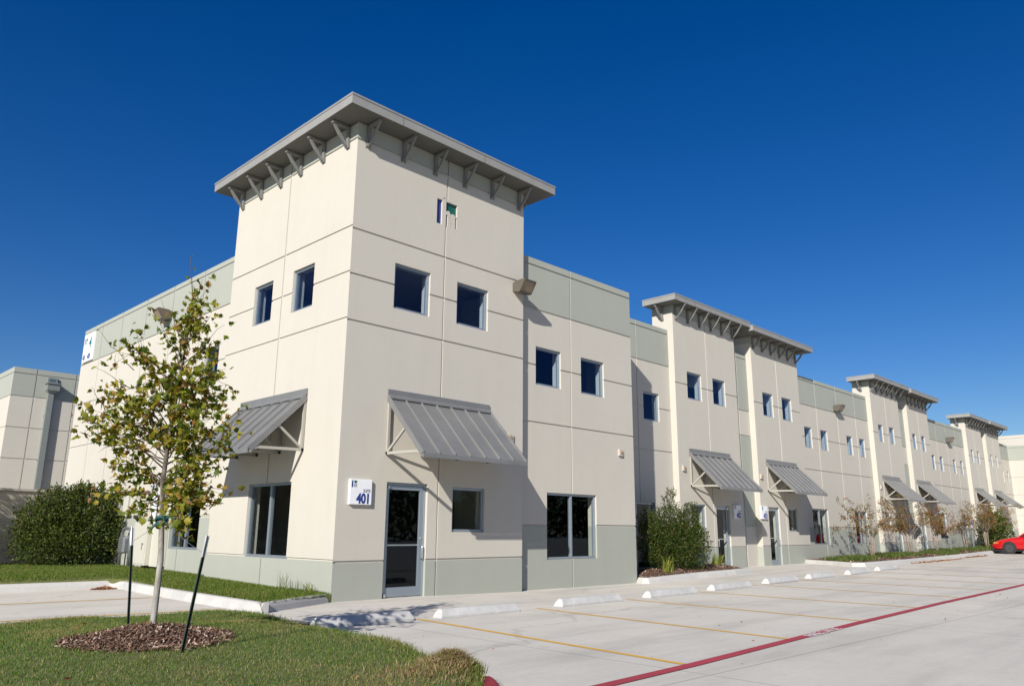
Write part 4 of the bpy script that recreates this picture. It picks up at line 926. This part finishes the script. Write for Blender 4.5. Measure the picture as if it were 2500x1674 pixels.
# shrubs
def shrub(name, label, base, blobs, nleaf, smin, smax, material, shoots=0, stem_mat=TWIG, group=None, bias=.35):
    t = thing(name, label, "shrub", base, 0, group); P, Dv = [], []
    tot = sum(b[3]*b[4]*b[5] for b in blobs)
    for cx, cy, cz, rx, ry, rz in blobs:
        n = int(nleaf*rx*ry*rz/tot); v = np.random.normal(size=(n, 3)); v /= np.linalg.norm(v, axis=1)[:, None]; r = np.random.rand(n)**bias
        th = np.arctan2(v[:, 1], v[:, 0]); k = 1+.19*np.sin(5*th+cx*9)*np.sin(6*v[:, 2]+cz*5)+.13*np.sin(11*th+3*v[:, 2]+cy*7)*np.sin(9*v[:, 2]); p = v*(r*k)[:, None]*np.array((rx, ry, rz))+np.array((cx, cy, cz))
        q = p[:, 2] > .05; P.append(p[q]); Dv.append((v+np.random.normal(0, .55, (n, 3))+np.array((0, 0, .55)))[q])
    st = MB()
    for k in range(shoots):
        b = blobs[np.random.randint(len(blobs))]; a = np.random.uniform(0, 6.283); ph = np.random.uniform(.25, 1.4)
        d = Vector((math.cos(a)*math.cos(ph), math.sin(a)*math.cos(ph), math.sin(ph))); s = Vector((b[0]+b[3]*d.x*.8, b[1]+b[4]*d.y*.8, b[2]+b[5]*d.z*.8)); dd = (d+Vector((0, 0, .9))).normalized(); L = np.random.uniform(.2, .5)*min(1, b[5]*1.1); e = s+dd*L
        st.tube([s, e], [.006, .002], 4); n = int(26*L/.4)
        f = np.random.rand(n, 1); P.append(np.array(s)*(1-f)+np.array(e)*f+np.random.normal(0, .022, (n, 3))); Dv.append(np.array(dd)[None]*.9+np.random.normal(0, .55, (n, 3)))
    for k in range(7):
        b = blobs[k % len(blobs)]; st.tube([(np.random.normal(0, .08), np.random.normal(0, .08), -.05), (b[0]*.5, b[1]*.5, b[2]*.5), (b[0], b[1], b[2]+b[5]*.3)], [.03, .02, .008], 6)
    st.build("stem", stem_mat, t); leaves_obj("foliage", np.concatenate(P), np.concatenate(Dv), smin, smax, OVAL, OVALF, material, t); return t
shrub("large_shrub", "big round dark green shrub beside the block wall at left", (-1.08, 11.9, .2),
      [(-.5, .2, .95, .85, .95, .95), (.45, 0, 1.15, 1.1, 1.0, 1.05), (0, .1, .6, 1.2, 1.1, .62), (.8, -.2, .85, .8, .85, .85), (-.25, .2, 1.5, .72, .75, .64), (.3, 0, 1.68, .6, .6, .5), (-.85, .3, .6, .45, .6, .55), (.85, -.2, 1.5, .5, .5, .48)], 20000, .055, .115, SHRUBL, 320, bias=.36)
shrub("clipped_shrub", "dense green shrub growing in the mulch bed before suite 402", (12.45, .72, .13),
      [(0, 0, .72, .88, .75, .75), (-.5, .3, .85, .62, .6, .75), (.42, -.3, .75, .6, .6, .7), (-.15, .05, 1.45, .55, .5, .5), (.4, -.25, 1.3, .44, .4, .5), (-.75, .4, 1.35, .3, .3, .4), (-.08, .05, 1.95, .2, .2, .4), (.62, -.35, .95, .42, .4, .35), (.45, -.3, 1.7, .25, .22, .3)], 21000, .042, .088, SHRUB2, 150, bias=.34)
shrub("shade_shrub", "tall dense shrub left of the block wall, outside the picture", (-5.3, 12.3, .2), [(0, 0, 1.6, 1.3, 1.1, 1.5), (.6, .2, 2.6, 1.1, .9, 1.2), (-.6, 0, 2.2, 1.1, .9, 1.4), (.3, 0, 3.6, .8, .7, .8)], 5000, .12, .24, SHRUBL, 20)
n = 16000; X = np.random.uniform(-45, 130, n); hh = 6.5+2.5*np.sin(X*.23)+1.5*np.sin(X*.61+1)+.8*np.sin(X*1.7); Zt = hh*np.random.rand(n)**.8; Y = -52+np.random.normal(0, 1.6, n)
D = np.random.normal(0, 1, (n, 3)); o = leaves_obj("distant_trees", np.stack([X, Y, Zt], -1), D, .6, 1.3, OVAL, OVALF, SHRUBL, None); tag(o, "far line of trees across the lot, seen only in the window reflections", "trees", kind="stuff")
shrub("end_shrub", "dark green shrub behind the red car", (46.5, .2, .35), [(0, 0, .9, 1.2, .9, .9), (.8, .2, 1.2, .9, .8, .9), (-.5, 0, .7, .8, .7, .7), (.2, 0, 1.7, .6, .6, .5)], 3500, .10, .2, SHRUBL, 20)

def tuft(name, label, cat, loc, n, hmin, hmax, material, lean, width=.014, group=None, rad=.06):
    t = thing(name, label, cat, loc, 0, group); X = np.random.normal(0, rad, n); Y = np.random.normal(0, rad, n)
    blades("blades", X, Y, np.zeros(n), hmin, hmax, width, material, lean, t); return t
tuft("grass_tuft", "yellow green tuft of strappy grass left of the clipped shrub", "grass tuft", (11.3, .25, .13), 42, .25, .62, YUCCA, .8, .03, "strappy grass tufts in the near bed", .07)
tuft("grass_tuft", "green tuft of strappy grass right of the clipped shrub by the door", "grass tuft", (14.95, .75, .17), 60, .25, .6, YUCCA, .6, .028, "strappy grass tufts in the near bed", .09)
tuft("grass_tuft", "thin dark tuft of grass close behind the clipped shrub", "grass tuft", (13.9, 1.0, .16), 20, .3, .7, HEDGE, .35, .022, "strappy grass tufts in the near bed", .08)
tuft("weed", "tall thin weed against the tower's side wall", "weed", (-.22, 1.25, .15), 26, .15, .46, HEDGE, .5, .010, "weeds along the side wall", .10)
tuft("weed", "small bushy weed at the tower corner end of the grass strip", "weed", (-.2, .42, .15), 24, .08, .28, YUCCA, .7, .022, "weeds along the side wall", .05)
tuft("weed", "short wispy weed between the others along the side wall", "weed", (-.2, .75, .15), 20, .1, .3, HEDGE, .5, .010, "weeds along the side wall", .07)
tuft("weed", "single pale wisp of grass beside the mulch mound", "weed", (-4.42, -4.55, .2), 7, .1, .22, YUCCA, 1.0, .007, None, .02)
# bed surfaces
def bed(name, poly, hf, label):
    bm = bmesh.new(); vs = [bm.verts.new((x, y, 0)) for x, y in poly]; bm.faces.new(vs); xs_ = [p[0] for p in poly]; ys_ = [p[1] for p in poly]
    stp = .3 if max(xs_)-min(xs_) < 8 else .8
    for k in np.arange(min(xs_)+stp, max(xs_), stp): bmesh.ops.bisect_plane(bm, geom=bm.verts[:]+bm.edges[:]+bm.faces[:], plane_co=(k, 0, 0), plane_no=(1, 0, 0))
    for k in np.arange(min(ys_)+.3, max(ys_), .3): bmesh.ops.bisect_plane(bm, geom=bm.verts[:]+bm.edges[:]+bm.faces[:], plane_co=(0, k, 0), plane_no=(0, 1, 0))
    co = np.array([v.co for v in bm.verts]); hh = hf(co[:, 0], co[:, 1])
    for v, h in zip(bm.verts, hh): v.co.z = float(h)
    for fc in bm.faces: fc.smooth = True
    me = bpy.data.meshes.new(name); bm.to_mesh(me); bm.free(); me.materials.append(MULCH); o = bpy.data.objects.new(name, me); COL.objects.link(o)
    return tag(o, label, "mulch", kind="stuff")
B1 = [(9.78, .18), (9.72, -.1), (10.2, -.14), (12.2, -.08), (14.2, -.18), (15.2, -.1), (15.62, .25), (15.65, 1.58), (14.3, 1.58), (14.2, 1.8), (9.8, 1.8)]
def b1h(x, y): return gz(x, y)+.11+.10*np.clip(poly_dist(x, y, B1)/.5, 0, 1)+.02*wob(x, y, 5, 2)
b1 = bed("planter_mulch", B1, b1h, "brown bark mulch filling the bed round the clipped shrub")
X, Y, Z = scatter(B1, 6500, (9.7, 15.7, -.3, 1.8), b1h); chips("mulch_chips", X, Y, Z+.015, .03, .10, CHIP, b1)
B2 = [(23.4, 1.7), (22.6, .2), (21.98, -.8), (22.3, -1.02), (27.2, -.93), (35.5, -.75), (41.9, -.65), (59, -.5), (59, 1.5), (41, 1.55), (32, 1.55)]
def b2h(x, y): return gz(x, y)+.12+.05*np.clip(poly_dist(x, y, B2)/.4, 0, 1)
b2 = bed("long_bed_mulch", B2, b2h, "brown mulch filling the long planted bed along the far wall")
X, Y, Z = scatter(B2, 9000, (21.9, 45, -1.1, 1.8), b2h); chips("mulch_chips", X, Y, Z+.015, .05, .14, CHIP, b2)
k = 26000; X = np.random.uniform(22.1, 48, k); Y = np.random.uniform(-.75, 1.5, k); ok = in_poly(X, Y, B2) & (wob(X, Y, 2.2, 33)+.10 > 0) & (np.abs(Y-.15-.25*np.sin(X*.7)) < .72); X, Y = X[ok], Y[ok]
tag(blades("border_grass", X, Y, b2h(X, Y), .10, .24, .020, HEDGE, 1.0), "leafy green border grass in the long planted bed", "ground cover", kind="stuff")

# crape myrtles
def myrtle(x, y, hgt, half, nst, label, dl=0.0):
    t = thing("crape_myrtle", label, "tree", (x, y, gzf(x, y)+.15), 0, "crape myrtles in the long bed"); mb = MB(); P, Dv = [], []
    for k in range(nst):
        a = np.random.uniform(0, 6.283); o0 = Vector((np.random.normal(0, .07), np.random.normal(0, .06), -.05)); m1 = o0+Vector((math.cos(a)*.1, math.sin(a)*.1, hgt*.40))
        mb.tube([o0, m1], [.020, .014], 6)
        for j in range(4):
            b = a+np.random.normal(0, 1.2); R_ = half*np.random.uniform(.35, 1.15); e = Vector((math.cos(b)*R_+dl, math.sin(b)*R_*.6, hgt*np.random.uniform(.5, 1.12))); mid = m1.lerp(e, .5)+Vector((0, 0, .10))
            mb.tube([m1, mid, e], [.010, .006, .002], 5)
            for q in range(5):
                f = np.random.uniform(.35, 1); s = m1.lerp(e, f); e2 = s+Vector((np.random.normal(0, .22), np.random.normal(0, .2), np.random.normal(.05, .16))); mb.tube([s, e2], [.003, .0015], 4)
                n = np.random.poisson(19); ff = np.random.rand(n, 1); P.append(np.array(s)*(1-ff)+np.array(e2)*ff+np.random.normal(0, .05, (n, 3))); Dv.append(np.random.normal(0, .7, (n, 3))+np.array((0, 0, -.2)))
    mb.build("trunk", MBARK, t, smooth=True); leaves_obj("crown", np.concatenate(P), np.concatenate(Dv), .05, .11, OVAL, OVALF, MYRTL, t)
myrtle(26.7, .25, 2.35, 2.1, 5, "nearest rust coloured crape myrtle, leaning over the bed's near end", -.1)
myrtle(31.3, .25, 2.4, 2.0, 6, "bushy orange crape myrtle in front of the third awning")
myrtle(35.3, .25, 2.3, 1.7, 5, "reddish crape myrtle left of the plain sign post")
myrtle(40.6, .35, 2.3, 2.0, 4, "thin sparse crape myrtle between the two sign posts", -.8)
myrtle(44.6, .3, 2.55, 1.9, 6, "orange crape myrtle just behind the red car's nose")
myrtle(47.8, .3, 2.45, 1.8, 6, "farthest crape myrtle, in front of the last awnings")
# sign posts
def sign_post(x, y, h, panel, label):
    t = thing("sign_post", label, "sign post", (x, y, gzf(x, y)+.12), 0, "sign posts in the long bed"); mb = MB(); mb.box(-.03, .03, -.025, .025, -.1, h); mb.build("post", GALV, t)
    mb = MB(); mb.box(-.16, .16, -.034, -.026, h-.5, h-.02); mb.build("panel", panel, t)
    if panel is WHITEP:
        mb = MB(); mb.box(-.13, .13, -.038, -.0345, h-.34, h-.07); mb.build("symbol", painted("parking_blue", (.02, .07, .35), .05, .5, 0), t)
sign_post(37.9, .3, 1.78, GALV, "plain galvanised sign post in the bed, its sign edge on")
sign_post(42.2, .35, 1.72, WHITEP, "sign post with a blue and white accessible parking sign")
# fallen leaves and litter
def litter(name, label, cx, cy, rx, ry, n, smin, smax, material, hz):
    r = np.sqrt(np.random.rand(n)); a = np.random.uniform(0, 6.283, n); X = cx+rx*r*np.cos(a); Y = cy+ry*r*np.sin(a); Z = gz(X, Y)+.006+hz*(1-r)*np.random.rand(n)
    D = np.random.normal(0, 1, (n, 3)); D[:, 2] *= .25; P = np.stack([X, Y, Z], -1)
    o = leaves_obj(name, P, D, smin, smax, OVAL, OVALF, material, None); return tag(o, label, "leaves", kind="stuff")
litter("leaf_litter", "small heap of brown leaves in the corner of the rear curb", -2.0, 5.72, .24, .16, 420, .03, .08, DEADLEAF, .07)
litter("leaf_litter", "fallen red leaves along the long bed's curb", 30, -1.35, 3.6, .16, 420, .05, .12, DEADLEAF, .02)
litter("leaf_litter", "fallen red leaves farther along the curb before the car", 36.5, -1.2, 2.2, .15, 200, .06, .13, DEADLEAF, .02)
n = 34; X = np.random.uniform(-7.5, -3.2, n); Y = np.random.uniform(-9, -2, n); ok = in_poly(X, Y, ISLAND); P = np.stack([X, Y, island_h(X, Y)+.045], -1)[ok]; D = np.random.normal(0, 1, P.shape); D[:, 2] *= .3
o = leaves_obj("lawn_leaves", P, D, .03, .07, OVAL, OVALF, DEADLEAF, None); tag(o, "scattered dead leaves lying on the foreground lawn", "leaves", kind="stuff")
n = 60; X = np.random.uniform(-2, 14, n); Y = np.random.uniform(-9, -1, n); ok = ~in_poly(X, Y, ISLAND); P = np.stack([X, Y, gz(X, Y)+.01], -1)[ok]; D = np.random.normal(0, 1, P.shape); D[:, 2] *= .3
o = leaves_obj("lot_debris", P, D, .015, .05, OVAL, OVALF, DEADLEAF, None); tag(o, "specks of leaf debris scattered over the concrete lot", "leaves", kind="stuff")

# ------------------------------------------------------------------ the red car
car = thing("parked_car", "red compact car parked nose in at the planted bed", "car", (41.9, -.78, gzf(41.9, -2.5)))
# local: nose at y=0, tail at y=-4.35, x across
def loft(stations, mats=0):
    mb = MB(); rows = []
    for y, pts in stations:
        i = len(mb.v); full = pts+[(-x, z) for x, z in reversed(pts)]
        for x, z in full: mb.v.append((x, y, z))
        rows.append((i, len(full)))
    for (a, n), (b, _) in zip(rows, rows[1:]):
        for j in range(n): mb.f.append((a+j, a+(j+1) % n, b+(j+1) % n, b+j)); mb.m.append(0)
    a, n = rows[0]; mb.f.append(tuple(a+j for j in range(n))); mb.m.append(0); a, n = rows[-1]; mb.f.append(tuple(a+j for j in range(n-1, -1, -1))); mb.m.append(0)
    return mb
def sec(w2, zl, zs, zt, tuck=.9): return [(w2*tuck*.9, zl), (w2*.97, zl+.05), (w2, (zl+zs)/2), (w2*.985, zs), (w2*.88, zt-.015), (w2*.45, zt)]
body = loft([(0.0, sec(.60, .28, .45, .50)), (-.06, sec(.70, .21, .52, .58)), (-.2, sec(.77, .19, .58, .68)), (-.5, sec(.83, .18, .64, .77)), (-1.0, sec(.85, .18, .70, .86)), (-1.45, sec(.855, .18, .76, .93)), (-1.7, sec(.855, .18, .80, .95)), (-3.4, sec(.855, .18, .84, .97)), (-3.9, sec(.84, .2, .84, .98)), (-4.25, sec(.78, .26, .80, .95)), (-4.35, sec(.7, .32, .72, .88))])
bo = body.build("body", CARP, car, smooth=True)
md = bo.modifiers.new("smooth", 'SUBSURF'); md.levels = 2; md.render_levels = 2
cab = loft([(-1.36, [(.70, .90), (.68, .905)]), (-1.95, [(.745, .93), (.60, 1.30)]), (-2.3, [(.76, .94), (.585, 1.36)]), (-3.0, [(.76, .95), (.57, 1.345)]), (-3.5, [(.73, .96), (.56, 1.20)]), (-3.85, [(.68, .96), (.62, .975)])]).build("windscreen_glass", CARG, car)
mb = MB()
for s in (-1, 1):
    for a, b in (((.70*s, -1.34, .91), (.60*s, -1.95, 1.305)), ((.765*s, -2.75, .95), (.585*s, -2.72, 1.35)), ((.57*s, -3.0, 1.345), (.63*s, -3.85, .985))): mb.bar(a, b, .07, .05)
mb.prism([(-.61, -1.93, 1.30), (.61, -1.93, 1.30), (.59, -2.3, 1.375), (-.59, -2.3, 1.375)], (0, 0, .02)); mb.prism([(-.59, -2.3, 1.373), (.59, -2.3, 1.373), (.57, -3.02, 1.355), (-.57, -3.02, 1.355)], (0, 0, .02)); mb.build("roof_panel", CARP, car)
for s in (-1, 1):
    for y in (-.86, -3.45):
        tm = MB(); tm.tube([(.70*s, y, .30), (.72*s, y, .30), (.85*s, y, .30), (.87*s, y, .30)], [.27, .30, .30, .265], 28); wh = tm.build("wheel", RUBBER, car, smooth=False)
        rm = MB(); rm.tube([(.862*s, y, .30), (.874*s, y, .30), (.868*s, y, .30)], [.205, .195, .17], 24); rm.tube([(.86*s, y, .30), (.885*s, y, .30)], [.07, .055], 16); rm.build("rim", RIM, wh)
        am = MB(); am.tube([(.80*s, y, .32), (.862*s, y, .32)], [.335, .33], 30); am.build("wheel_arch", RUBBER, car)
    hm = MB(); hm.prism([(.42*s, -.055, .50), (.72*s, -.13, .50), (.715*s, -.155, .60), (.42*s, -.09, .605)], (0, .02, 0)); hm.build("headlight", LIGHTG, car)
    am = MB(); am.prism([(.745*s, -.13, .52), (.80*s, -.36, .54), (.80*s, -.36, .60), (.745*s, -.16, .59)], (.015*s, 0, 0)); am.build("indicator", AMBER, car)
    mm = MB(); mm.box(min(.86*s, 1.0*s), max(.86*s, 1.0*s), -1.78, -1.68, .93, 1.04); mm.build("mirror", CARP, car, bevel=.02)
    dm = MB(); dm.box(min(.852*s, .861*s), max(.852*s, .861*s), -1.62, -1.605, .3, .9); dm.box(min(.852*s, .861*s), max(.852*s, .861*s), -2.95, -2.935, .3, .9); dm.build("door_gap", RUBBER, car)
mb = MB(); mb.box(-.72, .72, -.10, .035, .16, .30); mb.box(-.83, .83, -1.2, -.1, .13, .2); mb.box(-.855, .855, -3.1, -1.2, .14, .205); mb.build("lower_bumper", RUBBER, car, bevel=.02)
mb = MB(); mb.box(-.38, .38, -.03, .012, .46, .53); mb.build("grille", RUBBER, car)
